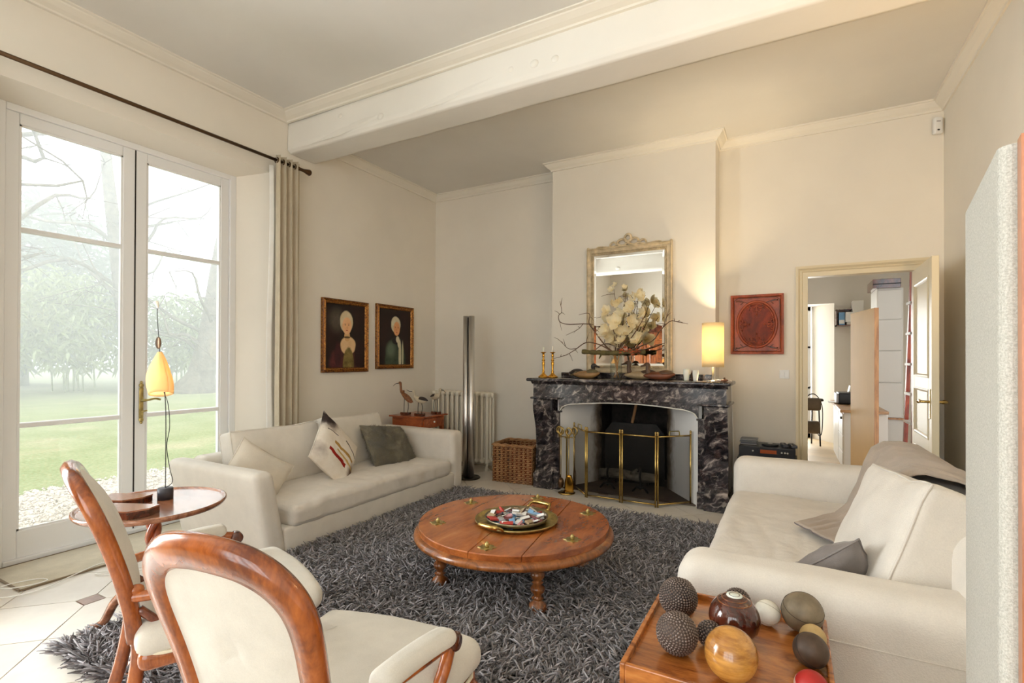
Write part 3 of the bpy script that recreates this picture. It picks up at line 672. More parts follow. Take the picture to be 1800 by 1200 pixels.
# arched lintel (the opening's segmental arch with hollow corners)
N_ = 40; arch = []
xa, xb = -2.105, -.73
for i in range(N_+1):
    t_ = i/N_; x = lerp(xa, xb, t_); k = abs(2*t_-1)
    z = .918-.028*(k/.72)**2 if k < .72 else .89-.088*(1-math.sqrt(max(0, 1-((k-.72)/.28)**2)))
    arch.append((x, z))
def archmesh(y0, y1, top, lo=0.0):
    mb = MB(); n = len(arch); vs = []
    for y in (y0, y1): vs += [(fx(x), fy(y), z+lo) for x, z in arch]+[(fx(x), fy(y), top) for x, z in arch]
    fs = []
    for i in range(n-1):
        fs += [(i, i+1, n+i+1, n+i), (2*n+i+1, 2*n+i, 3*n+i, 3*n+i+1), (i+1, i, 2*n+i, 2*n+i+1), (n+i, n+i+1, 3*n+i+1, 3*n+i)]
    return mb.add(vs, fs, False)
archmesh(4.845, 5.0, .957).build('arched_lintel', T['marble'], fp)
ed = MB().tube([(fx(x), fy(4.846), z+.002) for x, z in arch], .006, 6); ed.build('arch_edge', T['trim'], fp)
for s, (x0, x1) in ((1, (-2.105, -1.83)), (-1, (-.73, -1.126))):
    # splayed white cheeks, local x runs 0..1 from jamb to fireback
    a = Vector((fx(x0), fy(4.86), 0)); b = Vector((fx(x1), fy(5.40), 0)); d = b-a; n = Vector((-d.y, d.x, 0)).normalized()*.03*s
    mb = MB()
    mb.add([(0, 0, 0), (1, 0, 0), (1, 0, 1.0), (0, 0, 1.0), (0, 1, 0), (1, 1, 0), (1, 1, 1.0), (0, 1, 1.0)], [(0,1,2,3),(7,6,5,4),(0,4,5,1),(1,5,6,2),(2,6,7,3),(3,7,4,0)], False)
    o = mb.build('firebox_cheek', T['cheek'], fp); o.matrix_local = Matrix(((d.x, n.x, 0, a.x), (d.y, n.y, 0, a.y), (0, 0, 1, 0), (0, 0, 0, 1)))
fb = MB()
fb.box(fx(-1.86), fx(-1.83), fy(5.40), fy(5.78), 0, 1.1); fb.box(fx(-1.126), fx(-1.096), fy(5.40), fy(5.78), 0, 1.1); fb.box(fx(-1.86), fx(-1.096), fy(5.76), fy(5.8), 0, 1.1); fb.box(fx(-2.1), fx(-.74), fy(4.9), fy(5.8), 1.0, 1.1)
fb.build('firebox_back', T['soot'], fp)
MB().box(fx(-2.1), fx(-.74), fy(4.90), fy(5.78), .002, .014).build('hearth_stone', plain('hearth_stone', (92, 76, 64), .8, nscale=6, namt=.35), fp)
MB().prism([(fx(-1.80), 0.014), (fx(-1.16), .014), (fx(-1.16), .56), (fx(-1.24), .66), (fx(-1.72), .66), (fx(-1.80), .56)], fy(5.43), fy(5.46), 'y').build('iron_fireback', T['iron'], fp)
MB().bbox(fx(CHX0+.12), fx(-.66), fy(5.18), fy(5.2), 1.152, 1.205, .004).build('upstand', T['marble'], fp)
for x in (-1.66, -1.32):
    a_ = thing('andiron', 'black iron andiron %s the hearth behind the screen' % ('at the left of' if x < -1.5 else 'at the right of'), 'andiron', (x, 5.2, .014))
    MB().tube(curve([(0, -.12, .03), (0, -.1, .1), (0, -.13, .16), (0, -.1, .22)], 5), .012, 6).ball((0, -.1, .23), .02, 8, 6).build('front_post', T['iron'], a_)
    MB().bbox(-.012, .012, -.12, .2, .05, .075).build('bar', T['iron'], a_); MB().tube([(-.08, -.12, 0), (-.04, -.12, .05), (.04, -.12, .05), (.08, -.12, 0)], .012, 6).build('foot', T['iron'], a_); MB().box(-.01, .01, .17, .2, 0, .05).build('rear_foot', T['iron'], a_)
lg = thing('firewood_log', 'charred log lying across the andirons', 'log', (-1.49, 5.22, .135)); MB().tube(curve([(-.3, .0, 0), (-.1, .02, .01), (.12, 0, 0), (.3, .01, .005)], 4), [.045, .05, .05, .052, .05, .05, .048, .047, .05, .052, .05, .046, .04], 10).build('bark', T['bark'], lg); MB().tube([(.05, -.02, .03), (.12, -.07, .09)], [.02, .014], 6).build('twig_stub', T['bark'], lg)
st_ = thing('dry_stick', 'long bare stick leaning up inside the chimney opening', 'stick', (-1.49, 5.40, .67)); MB().tube(curve([(.0, 0, 0.0), (.03, -.03, .1), (.06, -.05, .22), (.09, -.06, .31)], 4), [.016, .017, .018, .015, .016, .017, .015, .014, .013, .013, .011, .01, .008], 7).build('stem', plain('stick_bark', (150, 112, 76), .8, nscale=14), st_); MB().tube([(.05, -.045, .18), (.1, -.07, .26)], [.008, .004], 5).build('side_twig', bpy.data.materials['stick_bark'], st_)
# ------------------------------------------------------------------ brass fire screen: four hinged mesh panels
fsx = [(-1.987, 4.965), (-1.742, 4.67), (-1.393, 4.668), (-1.062, 4.668), (-.803, 4.93)]
scr = thing('fire_screen', 'four-panel brass fire screen with dark mesh before the hearth', 'fire screen', (-1.4, 4.75, 0))
for i in range(4):
    a = Vector((fsx[i][0]+1.4, fsx[i][1]-4.75, 0)); b = Vector((fsx[i+1][0]+1.4, fsx[i+1][1]-4.75, 0)); d = (b-a).normalized(); a = a+d*.011; b = b-d*.011; Z = Vector((0, 0, 1))
    f_ = MB()
    for p in (a, b): f_.tube([p+Z*.006, p+Z*.655], .0085, 8); f_.lathe([(.006, .655), (.013, .66), (.006, .667), (.011, .675), (.009, .688), (0, .694)], 8, (p.x, p.y, 0))
    f_.tube([a+Z*.645, b+Z*.645], .008, 8); f_.tube([a+Z*.03, b+Z*.03], .008, 8)
    pn = f_.build('panel_frame', T['brass'], scr)
    n = Vector((-d.y, d.x, 0))*.0015; q = [a+d*.006+Z*.03, b-d*.006+Z*.03, b-d*.006+Z*.645, a+d*.006+Z*.645]
    MB().add([x-n for x in q]+[x+n for x in q], [(0,1,2,3),(7,6,5,4),(0,4,5,1),(1,5,6,2),(2,6,7,3),(3,7,4,0)], False).build('mesh', T['mesh'], pn)
    if i in (0, 3):
        m = (a+b)/2; MB().tube(curve([m-d*.055+Z*.65, m-d*.05+Z*.685, m-d*.035+Z*.69, m+d*.035+Z*.69, m+d*.05+Z*.685, m+d*.055+Z*.65], 4), .0055, 6).build('handle', T['brassold'], pn)
# fire tools on a stand
ts = thing('fire_tool_stand', 'brass stand holding fireside tools left of the screen', 'tool stand', (-1.975, 4.745, 0))
MB().lathe([(0, 0), (.085, 0), (.088, .008), (.07, .016), (.03, .024), (.018, .04), (.012, .055), (.009, .07), (.008, .55), (.014, .56), (.008, .57), (.012, .6), (.02, .62), (.012, .64), (0, .645)], 20).build('stand', T['brass'], ts)
MB().tube([(-.065, 0, .565), (.065, 0, .565)], .006, 6).tube([(0, -.05, .565), (0, .05, .565)], .006, 6).build('hook_bar', T['brass'], ts)
def tool(nm, lab, dx, dy, kind):
    k = thing(nm, lab, 'fire tool', (-1.975+dx, 4.745+dy, .03), 0, 'fireside tools on the brass stand')
    MB().tube([(0, 0, .05), (0, 0, .56)], .0045, 6).build('shaft', T['bronze'] if kind in ('poker', 'tongs') else T['brass'], k)
    ring = [(.028*math.cos(a), 0, .60+.036*math.sin(a)) for a in np.linspace(0, 6.28, 15)[:-1]]
    MB().tube(ring, .008, 6, closed=True).lathe([(.005, .53), (.012, .54), (.006, .55), (.013, .56), (.006, .57)], 8).build('handle', T['brass'], k)
    if kind == 'shovel':
        MB().grid(lambda u, v: ((v-.5)*(.05+.05*math.sin(min(1, u*1.6)*PI/2)), -.012+.02*((v-.5)*2)**2, .17-.17*u), 8, 6, .003).build('blade', T['gold'], k)
    elif kind == 'brush':
        MB().lathe([(.0, .13), (.016, .125), (.03, .1), (.034, .07), (.024, .03), (0, .02)], 12).build('brush_head', T['bronze'], k)
    elif kind == 'poker': MB().tube([(0, 0, .05), (0, 0, .01)], [.0045, .002], 6).tube([(0, 0, .09), (.018, 0, .05)], [.004, .002], 5).build('tip', T['bronze'], k)
    else: MB().tube(curve([(0, 0, .25), (.012, 0, .15), (.004, 0, .02)], 4), .004, 5).tube(curve([(0, 0, .25), (-.012, 0, .15), (-.004, 0, .02)], 4), .004, 5).build('tong_arms', T['bronze'], k)
tool('fire_shovel', 'brass fire shovel with a wide golden blade on the tool stand', .045, -.055, 'shovel'); tool('hearth_brush', 'round-headed hearth brush hanging left on the tool stand', -.05, -.03, 'brush')
tool('poker', 'thin dark poker at the far left of the tool stand', -.085, .01, 'poker'); tool('fire_tongs', 'brass-handled tongs at the right of the tool stand', .085, .0, 'tongs')
# log basket
bk = thing('wicker_basket', 'square brown wicker log basket beside the fireplace', 'basket', (-2.66, 5.03, 0), math.radians(4))
bw, bd, bh = .235, .2, .40
def wall_seg(x0, y0, x1, y1):
    mb = MB(); rows = 20; st = 9; d = Vector((x1-x0, y1-y0, 0)); L_ = d.length; d.normalize(); n = Vector((-d.y, d.x, 0))
    for r_ in range(rows):
        z = .012+(bh-.02)*r_/(rows-1); ph = r_ % 2
        mb.tube([Vector((x0, y0, z))+d*L_*i/(st*2)+n*.009*(1 if (i//1+ph*1) % 2 else -1) for i in range(st*2+1)], .0072, 6, caps=False)
    for i in range(st+1): mb.tube([Vector((x0, y0, 0))+d*L_*i/st, Vector((x0, y0, bh))+d*L_*i/st], .006, 5)
    return mb
for (p, q) in (((-bw, -bd), (bw, -bd)), ((bw, -bd), (bw, bd)), ((bw, bd), (-bw, bd)), ((-bw, bd), (-bw, -bd))): wall_seg(*p, *q).build('woven_side', T['wicker'], bk)
rim = MB()
for ph in (0, PI):
    pts = []
    for (p, q) in (((-bw, -bd), (bw, -bd)), ((bw, -bd), (bw, bd)), ((bw, bd), (-bw, bd)), ((-bw, bd), (-bw, -bd))):
        for i in range(16): k = i/16; s = len(pts); pts.append((lerp(p[0], q[0], k)+.007*math.cos(s*.9+ph), lerp(p[1], q[1], k)+.007*math.cos(s*.9+ph), bh+.008+.009*math.sin(s*.9+ph)))
    rim.tube(pts, .011, 6, closed=True)
for (x0, x1, y0, y1) in ((-bw, bw, -bd-.001, -bd+.001), (bw-.001, bw+.001, -bd, bd), (-bw, bw, bd-.001, bd+.001), (-bw-.001, -bw+.001, -bd, bd)): MB().box(x0, x1, y0, y1, .012, bh-.01).build('lining', T['darkwood'], bk)  # no real lining: dark sheets added to put shade into the gaps between rows
rim.build('braided_rim', T['wicker'], bk); MB().box(-bw+.01, bw-.01, -bd+.01, bd-.01, .0, .012).build('bottom', T['wicker'], bk)
for i, (x, y, z, a, r_, l) in enumerate(((-.08, .05, .09, .2, .06, 'thick split log lying at the bottom left in the wicker basket'), (.09, -.02, .10, -.3, .055, 'second log lying at the bottom right in the wicker basket'), (0.0, .02, .22, 1.2, .05, 'upper log lying across the others in the wicker basket'))):
    k = thing('firewood_log', l, 'log', (-2.66+x, 5.03+y, z+.015), a); MB().tube([(-.13, 0, 0), (0, .01, .005), (.13, 0, 0)], [r_, r_*1.05, r_*.95], 9).build('bark', T['bark'], k); MB().lathe([(0, 0), (r_*.85, 0), (r_*.85, .004)], 9, (.13, 0, 0), axis='x').build('cut_end', T['oak'], k)
# ------------------------------------------------------------------ shaggy rug: backing plus thousands of yarn strands
RX0, RX1, RY0, RY1 = -2.94, -.12, 1.03, 4.27
rug = thing('shag_rug', 'dark grey long-pile shag rug under the coffee table', 'rug', (-1.5, 2.65, 0))
MB().rbox((fxr := (RX0+RX1)/2+1.5, fyr := (RY0+RY1)/2-2.65, .008), (RX1-RX0, RY1-RY0, .016), .006, 2, 1).build('backing', T['rugbase'], rug)
def strands(n, seed):
    g = np.random.default_rng(seed)
    x = g.uniform(RX0, RX1, n); y = g.uniform(RY0, RY1, n)
    keep = ~((x > -.2) & (y > 2.3) & (y < 4.0)); x, y = x[keep], y[keep]; n = len(x)
    # lean: soft swirls plus chaos, outward over the edges
    a = 3.0*np.sin(x*2.1+y*1.3)+2.0*np.sin(y*2.7-x*1.1)+g.normal(0, 1.5, n)
    lean = g.uniform(.5, 1.9, n); L = g.uniform(.06, .11, n)
    dx, dy = np.cos(a)*lean, np.sin(a)*lean
    e = .09
    for (c, lo, hi, arr) in ((x, RX0, RX1, 0), (y, RY0, RY1, 1)):
        w = np.clip((lo+e-c)/e, 0, 1); v = np.clip((c-hi+e)/e, 0, 1)
        if arr == 0: dx = dx*(1-w-v)-1.2*w+1.2*v
        else: dy = dy*(1-w-v)-1.2*w+1.2*v
    dz = np.ones(n); q = np.sqrt(dx**2+dy**2+dz**2); d = np.stack([dx/q, dy/q, dz/q], 1)
    b2 = g.normal(0, .35, (n, 3)); b2[:, 2] = -.55
    p0 = np.stack([x+1.5, y-2.65, np.full(n, .01)], 1); r = g.uniform(.0034, .0056, n)
    ts = [0, .4, .75, 1.0]; rings = []
    s = np.cross(d, [0, 0, 1.0]); s /= np.linalg.norm(s, axis=1)[:, None]+1e-9; t = np.cross(s, d)
    for k, tt in enumerate(ts):
        c = p0+d*(L*tt)[:, None]+b2*(L*tt*tt*.45)[:, None]; c[:, 2] = np.maximum(c[:, 2], .012)
        rr = r*(1 if k < 3 else .55)
        ring = [c+(s*math.cos(an)+t*math.sin(an))*rr[:, None] for an in (0, 2.094, 4.189)]
        rings.append(np.stack(ring, 1))
    V = np.concatenate(rings, 1).reshape(-1, 3)                # n * 12
    base = np.arange(n)*12; F = []
    for k in range(3):
        for j in range(3):
            a0, a1 = k*3+j, k*3+(j+1) % 3; F.append(np.stack([base+a0, base+a1, base+a1+3, base+a0+3], 1))
    F = np.concatenate(F, 0); cap = np.stack([base+9, base+10, base+11], 1)
    me = bpy.data.meshes.new('pile'); me.vertices.add(len(V)); me.vertices.foreach_set('co', V.ravel())
    loops = np.concatenate([F.ravel(), cap.ravel()]); me.loops.add(len(loops)); me.loops.foreach_set('vertex_index', loops)
    nf = len(F)+len(cap); me.polygons.add(nf); st = np.concatenate([np.arange(len(F))*4, len(F)*4+np.arange(len(cap))*3]); tot = np.concatenate([np.full(len(F), 4), np.full(len(cap), 3)])
    me.polygons.foreach_set('loop_start', st); me.polygons.foreach_set('loop_total', tot); me.polygons.foreach_set('use_smooth', np.ones(nf, bool))
    at = me.attributes.new('tone', 'FLOAT', 'POINT'); at.data.foreach_set('value', np.repeat(np.clip(g.beta(2, 2, n), 0, 1), 12).astype(np.float32)); me.materials.append(T['rug']); me.update(); me.validate(); return me
po = bpy.data.objects.new('pile', strands(62000, 5)); COL.objects.link(po); po.parent = rug; po['kind'] = 'stuff'
# ------------------------------------------------------------------ cushions
def pillow(name, mat, w, h, d, loc, rot, parent=None, seed=1, n=18, wrinkle=.006, pinch=.12, edge=True, edgemat=None):
    """soft square cushion standing in its local x-z plane"""
    def f(side):
        def g(u, v):
            a, b = u*2-1, v*2-1
            ax = a*(1-pinch*(1-abs(b)**2.0)*abs(a)**3*.6) ; bz = b*(1-pinch*(1-abs(a)**2.0)*abs(b)**3*.6)
            t = ((1-abs(a)**2.6)*(1-abs(b)**2.6)); t = max(t, 0)**.5
            p = Vector((ax*w/2, side*t*d/2, bz*h/2))
            k = nz((p.x*7, side*3, p.z*7), 1, seed)*wrinkle+nz((p.x*18, side*3, p.z*18), 1, seed+4)*wrinkle*.5
            p.y += k*t*2; p.z += k*.6; return p
        return g
    mb = MB(); mb.grid(f(1), n, n); c = len(mb.f); mb.grid(f(-1), n, n)
    for i in range(c): mb.f[i] = mb.f[i][::-1]
    o = mb.build(name, mat, parent, loc, rot)
    if edge:
        pts = []
        g = f(0)
        for k in range(n): pts.append(g(k/n, 0))
        for k in range(n): pts.append(g(1, k/n))
        for k in range(n): pts.append(g(1-k/n, 1))
        for k in range(n): pts.append(g(0, 1-k/n))
        MB().tube(pts, .004, 5, closed=True).build('piping', edgemat or mat, o)
    return o
def boxcushion(w, h, d, loc, rot, mat, parent, seed, name='back_cushion', plump=.03):
    """boxed sofa cushion standing in its local x-z plane, seams along its edges"""
    def fn(p):
        a, b = p.x/(w/2), p.z/(h/2); t = max(0, (1-a*a))*max(0, (1-b*b)); s_ = 1 if p.y > 0 else -1
        k = nz((p.x*5, p.y*4, p.z*5), 1, seed)*.014+nz((p.x*13, p.y*6, p.z*13), 1, seed+3)*.005
        return (p.x+k*.5, p.y+s_*(plump*t)+k, p.z-.012*(1-a*a)*max(0, b)**2+k)
    o = MB().rbox((0, 0, 0), (w, d, h), .035, 4, 14, fn).build(name, mat, parent, loc, rot)
    for s_ in (-1, 1):
        q = []; y = s_*(d/2-.012); X_, Z_ = w/2-.006, h/2-.006
        for (x0, z0, x1, z1) in ((-X_, -Z_, X_, -Z_), (X_, -Z_, X_, Z_), (X_, Z_, -X_, Z_), (-X_, Z_, -X_, -Z_)):
            for i in range(14): q.append(Vector(fn(Vector((lerp(x0, x1, i/14), y, lerp(z0, z1, i/14))))))
        MB().tube(q, .0045, 5, closed=True).build('seam', mat, o)
    return o
# ------------------------------------------------------------------ left sofa (faces the room, back to the window wall)
SX0, SX1, SY0, SY1 = -4.06, -3.0, 2.16, 4.42
sl = thing('sofa', 'low cream linen sofa standing along the window wall', 'sofa', (-3.53, 3.29, 0))
ox, oy = 3.53, -3.29
def crumple(amp, s, seed, zsc=1.0):
    return lambda p: (p.x+amp*.4*nz(p, s, seed+2), p.y+amp*.4*nz(p, s, seed+5), p.z+amp*nz((p.x, p.y, p.z*zsc), s, seed))
MB().rbox(((SX0+SX1)/2+ox, (SY0+SY1)/2+oy, .105), (SX1-SX0-.02, SY1-SY0-.24, .17), .025, 3, 3).build('base', T['linen'], sl)
for (y, s) in ((SY0+.075, -1), (SY1-.105, 1)):
    th = .15 if s < 0 else .19
    def slant(p, s=s): return (p.x-.03*(p.z+.3), p.y+s*(.105 if s < 0 else .03)*(p.z+.3)/.6, p.z+.004*nz(p, 4, 2))
    MB().rbox(((SX0+SX1)/2+ox, y+oy, .305), (SX1-SX0, th, .59), .055, 5, 6, slant).build('arm', T['linen2'] if s > 0 else T['linen'], sl)
MB().rbox((SX0+.09+ox, (SY0+SY1)/2+oy, .31), (.18, SY1-SY0-.12, .58), .06, 5, 6).build('backrest', T['linen'], sl)
def seatfn(p):
    w = .020*(1-min(1, abs(p.y)/.95)**4)*(1 if p.z > 0 else 0)
    q = nz((p.x*2, p.y*2.5, 0), 1, 4)*.016-.011*max(0, 1-6*abs(nz((p.x*1.6+p.y*.8, p.y*7, 0), 1, 7)))*min(1, max(0, p.x+.35)*2)-.006*max(0, 1-7*abs(nz((p.x*5, p.y*3, 2), 1, 9)))
    return (p.x+.012*nz((p.y*9, p.z*4, 1), 1, 3)*(1 if p.x > .3 else 0), p.y, p.z+w+q*(1 if p.z > -.03 else .1))
MB().rbox((-3.41+ox, 3.26+oy, .25), (.84, 1.86, .155), .05, 5, 64, seatfn).build('seat_cushion', T['linenwrinkle'], sl)
boxcushion(.80, .47, .17, (-3.74+ox, 2.74+oy, .55), (math.radians(-15), 0, math.radians(88)), T['linen'], sl, 3)
boxcushion(.76, .47, .17, (-3.75+ox, 3.57+oy, .56), (math.radians(-15), math.radians(1), math.radians(92)), T['linen'], sl, 8)
# ------------------------------------------------------------------ right sofa (faces the window wall)
sr = thing('sofa', 'cream woven sofa in the right foreground with a taupe throw', 'sofa', (.13, 3.08, 0)); ox, oy = -.13, -3.08
QX0, QX1, QY0, QY1 = -.37, .70, 1.885, 4.27
MB().rbox(((QX0+QX1)/2+ox, (QY0+QY1)/2+oy, .12), (QX1-QX0-.04, QY1-QY0-.3, .2), .03, 3, 3).build('base', T['linen2'], sr)
def bulge(p): return (p.x, p.y+.012*nz((p.x*3, p.z*3, 0), 1, 3), p.z+.008*nz((p.x*3, p.y*3, 0), 1, 6))
for (y, w) in ((QY0+.125, .25), (QY1-.12, .24)): MB().rbox(((QX0+QX1)/2+ox, y+oy, .325), (QX1-QX0, w, .61), .085, 6, 6, bulge).build('arm', T['linen2'], sr)
MB().tube([(QX0+.02+ox, QY0+oy-.002, .47), (QX1-.05+ox, QY0+oy-.002, .47)], .003, 5).build('arm_seam', T['linen2'], sr)
MB().rbox((QX1-.13+ox, (QY0+QY1)/2+oy, .41), (.26, QY1-QY0-.1, .78), .10, 6, 6, lambda p: (p.x+.04*(p.z+.3), p.y, p.z+.02*nz((p.y*2, 0, 0), 1, 2))).build('backrest', T['linen2'], sr)
def seat2(p):
    q = nz((p.x*3, p.y*3, 0), 1, 14)*.016-.008*max(0, 1-6*abs(nz((p.x*6, p.y*2, 0), 1, 17)))*min(1, max(0, .5-p.y))
    w = .022*(1-min(1, abs(p.y)/.95)**4)*(1 if p.z > 0 else 0)
    return (p.x, p.y, p.z+w+q*(1 if p.z > -.03 else .1))
MB().rbox((.03+ox, 3.08+oy, .31), (.80, 1.88, .20), .075, 5, 48, seat2).build('seat_cushion', T['linenwrinkle'], sr)
boxcushion(.70, .54, .19, (.36+ox, 2.48+oy, .625), (math.radians(22), math.radians(5), math.radians(97)), T['linen2'], sr, 5, plump=.05)
# scatter cushions
c = tag(pillow('scatter_cushion', fabric('pale_linen_cushion', (216, 208, 194), .06, 260, .4, fold=.5), .44, .44, .13, (-3.46, 2.36, .47), (math.radians(-22), math.radians(36), math.radians(66)), None, 21, 18, .01, .1), 'small plain cream cushion tucked beside the near arm of the left sofa', 'cushion')
def splash():
    m = N('paint_splash_print'); co = m.co(1); g = m.n('SeparateXYZ', i_Vector=co); X, Z = g.outputs[0], g.outputs[2]
    n1 = m.noise(co, 9, 4, .6); n2 = m.noise(m.co((6, 1, 38)), 2.2, 4, .6, .5)
    c = m.ramp(n1, [(.3, (226, 216, 202)), (.7, (238, 232, 222))])
    def blob(cx, cz, r, col, soft, c):
        d = m.math('SQRT', m.math('ADD', m.math('POWER', m.math('SUBTRACT', X, cx), 2), m.math('POWER', m.math('SUBTRACT', Z, cz), 2)))
        d = m.math('ADD', d, m.math('MULTIPLY', m.math('SUBTRACT', n1, .5), .12)); k = m.ramp(d, [(max(0, r-soft), (255, 255, 255)), (r, (0, 0, 0))]); return m.mix(k, c, lin(col))
    def streak(cz, hw, x0, x1, col, c, slope=0):
        zz = m.math('ADD', m.math('SUBTRACT', Z, cz), m.math('MULTIPLY', X, slope)); k1 = m.math('LESS_THAN', m.math('ABSOLUTE', zz), m.math('MULTIPLY', hw, m.math('MULTIPLY', n2, 2.2)))
        k = m.math('MULTIPLY', m.math('MULTIPLY', k1, m.math('GREATER_THAN', X, x0)), m.math('LESS_THAN', X, x1)); return m.mix(k, c, lin(col))
    c = blob(-.19, .20, .13, (140, 130, 124), .06, c); c = blob(-.20, .21, .09, (58, 50, 50), .04, c); c = blob(.2, -.1, .09, (112, 92, 82), .07, c); c = blob(-.21, -.14, .09, (176, 166, 158), .08, c)
    c = streak(.0, .012, -.1, .17, (178, 140, 78), c, .12); c = streak(-.045, .008, -.05, .2, (196, 164, 100), c, .2); c = streak(-.10, .016, -.14, .1, (150, 34, 24), c, .1); c = streak(.09, .004, -.2, -.08, (90, 84, 86), c, 0); c = streak(.12, .006, .02, .2, (70, 64, 62), c, .35)
    m.set(c, .85, 0, .2); m.bump(m.noise(co, 280, 2), .2, .004); return m.m
tag(pillow('scatter_cushion', splash(), .52, .52, .15, (-3.45, 3.10, .545), (math.radians(-28), math.radians(45), math.radians(86)), None, 25, 20, .008, .12), 'white cushion splashed with black, red and ochre paint strokes', 'cushion')
def fur():
    m = N('olive_fur'); f = m.noise(m.co(1), 6, 4, .6, 1); w = m.noise(m.co((1, 1, 1)), 130, 3, .7, 2)
    c = m.ramp(f, [(.32, (52, 46, 28)), (.5, (112, 100, 66)), (.68, (178, 162, 122))]); m.set(m.mix(.3, c, m.ramp(w, [(.3, (58, 50, 32)), (.7, (166, 152, 116))])), .9, 0, .2, Sheen_Weight=.5); m.bump(w, .9, .02); return m.m
fc = tag(pillow('fur_cushion', fur(), .62, .45, .18, (-3.49, 3.82, .485), (math.radians(-34), math.radians(8), math.radians(92)), None, 29, 22, .02, .06, False), 'olive brown fake-fur cushion against the far arm of the left sofa', 'cushion')
g = np.random.default_rng(4); tf = MB()
def frnd(nf=5200):
    me = fc.data; vs = [v.co for v in me.vertices]; ns = [v.normal for v in me.vertices]; polys = me.polygons
    for i in range(nf):
        p = polys[int(g.integers(len(polys)))]; w = g.dirichlet([1]*len(p.vertices)); c = Vector((0, 0, 0))
        for a, b in zip(w, p.vertices): c += vs[b]*float(a)
        nn = Vector(p.normal)*.6+Vector((g.normal(0, .35), g.normal(0, .25), -.7+g.normal(0, .3))); nn.normalize(); s = nn.cross(Vector(p.normal)); s = s.normalized()*.0022 if s.length > 1e-4 else Vector((.002, 0, 0))
        L_ = .018+.014*g.random(); tf.add([c-s, c+s, c+nn*L_], [(0, 1, 2)], False)
frnd(); fo = tf.build('fur_pile', bpy.data.materials['olive_fur'], fc); fo['kind'] = 'stuff'
tag(pillow('scatter_cushion', T['greycush'], .40, .40, .14, (.12, 2.30, .50), (math.radians(46), math.radians(30), math.radians(66)), None, 33, 18, .016, .14), 'grey satin cushion lying behind the near arm of the right sofa', 'cushion')
# taupe throw over the back of the right sofa
def thr(u, v):
    # v runs from the seat, up the front of the backrest, over its top and down behind
    path = [(.02, .452), (.12, .445), (.22, .45), (.30, .49), (.36, .60), (.40, .72), (.44, .80), (.50, .838), (.58, .845), (.66, .83), (.735, .78), (.765, .68), (.77, .56)]
    k = v*(len(path)-1); i = min(int(k), len(path)-2); f = k-i; x = lerp(path[i][0], path[i+1][0], f); z = lerp(path[i][1], path[i+1][1], f)
    ys0 = np.interp(v, [0, .25, .55, .75, 1], [2.86, 2.92, 2.80, 2.52, 2.45]); ys1 = np.interp(v, [0, .12, .25, .55, 1], [3.14, 3.40, 3.58, 3.74, 3.70]); y = lerp(ys0, ys1, u)
    k0 = max(0, 1-v*4.5); x += .21*(1-u)*k0*.9
    r = (.018*math.sin(u*17+v*7+2.5*nz((u*3, v*3, 0), 1, 2))+.03*nz((u*5, v*4, 0), 1, 5))*(.25+.75*min(1, v*3.5))*(1-.35*v)
    return (x-r*.6, y+.02*nz((u*3, v*6, 1), 1, 8), z+abs(r)*.55+.014)
tw = thing('throw_blanket', 'crumpled taupe throw draped over the back of the right sofa', 'blanket', (.35, 3.05, .4))
MB().grid(thr, 70, 60, .006).move(lambda p: (p.x-.35, p.y-3.05, p.z-.4)).build('cloth', T['throw'], tw)
MB().tube([Vector(thr(u, 0))-Vector((.35, 3.05, .4)) for u in np.linspace(0, 1, 40)], .004, 5).build('hem', plain('hem_dark', (112, 104, 104), .9), tw)
# ------------------------------------------------------------------ coffee table
CTX, CTY = -1.485, 2.73
ct = thing('coffee_table', 'low round orange-brown wooden coffee table with turned legs', 'table', (CTX, CTY, 0))
# three boards: the disc cut along two parallel joints
jd = Vector((-.15, .989)).normalized(); jn = Vector((-jd.y, jd.x))
def disc(r, lo, hi, n=96):
    pts = [Vector((r*math.cos(2*PI*i/n), r*math.sin(2*PI*i/n))) for i in range(n)]
    def clip(P, nrm, c, keep):
        out = []
        for i in range(len(P)):
            a, b = P[i], P[(i+1) % len(P)]; da, db = (a.dot(nrm)-c)*keep, (b.dot(nrm)-c)*keep
            if da >= 0: out.append(a)
            if (da > 0) != (db > 0): out.append(a+(b-a)*(da/(da-db)))
        return out
    return clip(clip(pts, jn, lo, 1), jn, hi, -1)
for lo, hi in ((-.7, -.2345), (-.2315, .0385), (.0415, .7)):
    P = disc(.575, lo, hi); q = [(p.x, p.y) for p in P]; m = MB().prism(q, .333, .362); c_ = Vector((sum(p[0] for p in q)/len(q), sum(p[1] for p in q)/len(q)))
    sm = [((p[0]-c_.x)*.992+c_.x, (p[1]-c_.y)*.992+c_.y) for p in q]; n_ = len(q); m.add([(p[0], p[1], .362) for p in q]+[(p[0], p[1], .367) for p in sm], [(i, (i+1) % n_, n_+(i+1) % n_, n_+i) for i in range(n_)]+[tuple(range(n_, 2*n_))], False)
    m.build('top_board', T['coffee'], ct)
MB().lathe([(0, .285), (.585, .285), (.599, .292), (.604, .303), (.602, .315), (.592, .326), (.58, .33), (.57, .336), (0, .336)], 96).build('moulded_rim', T['turned'], ct)
prof_leg = [(.031+(r_-.027)*1.9 if 0 < z_ < .27 else r_*1.2, z_) for r_, z_ in [(0, .0), (.026, .0), (.036, .02), (.038, .04), (.034, .06), (.022, .078), (.02, .086), (.028, .092), (.02, .1), (.021, .108), (.03, .13), (.031, .146), (.022, .168), (.027, .175), (.022, .182), (.03, .205), (.031, .222), (.022, .244), (.027, .25), (.023, .258), (.03, .28), (.03, .30)]]
leg_me = MB().lathe(prof_leg, 20).mesh('leg', T['turned'])
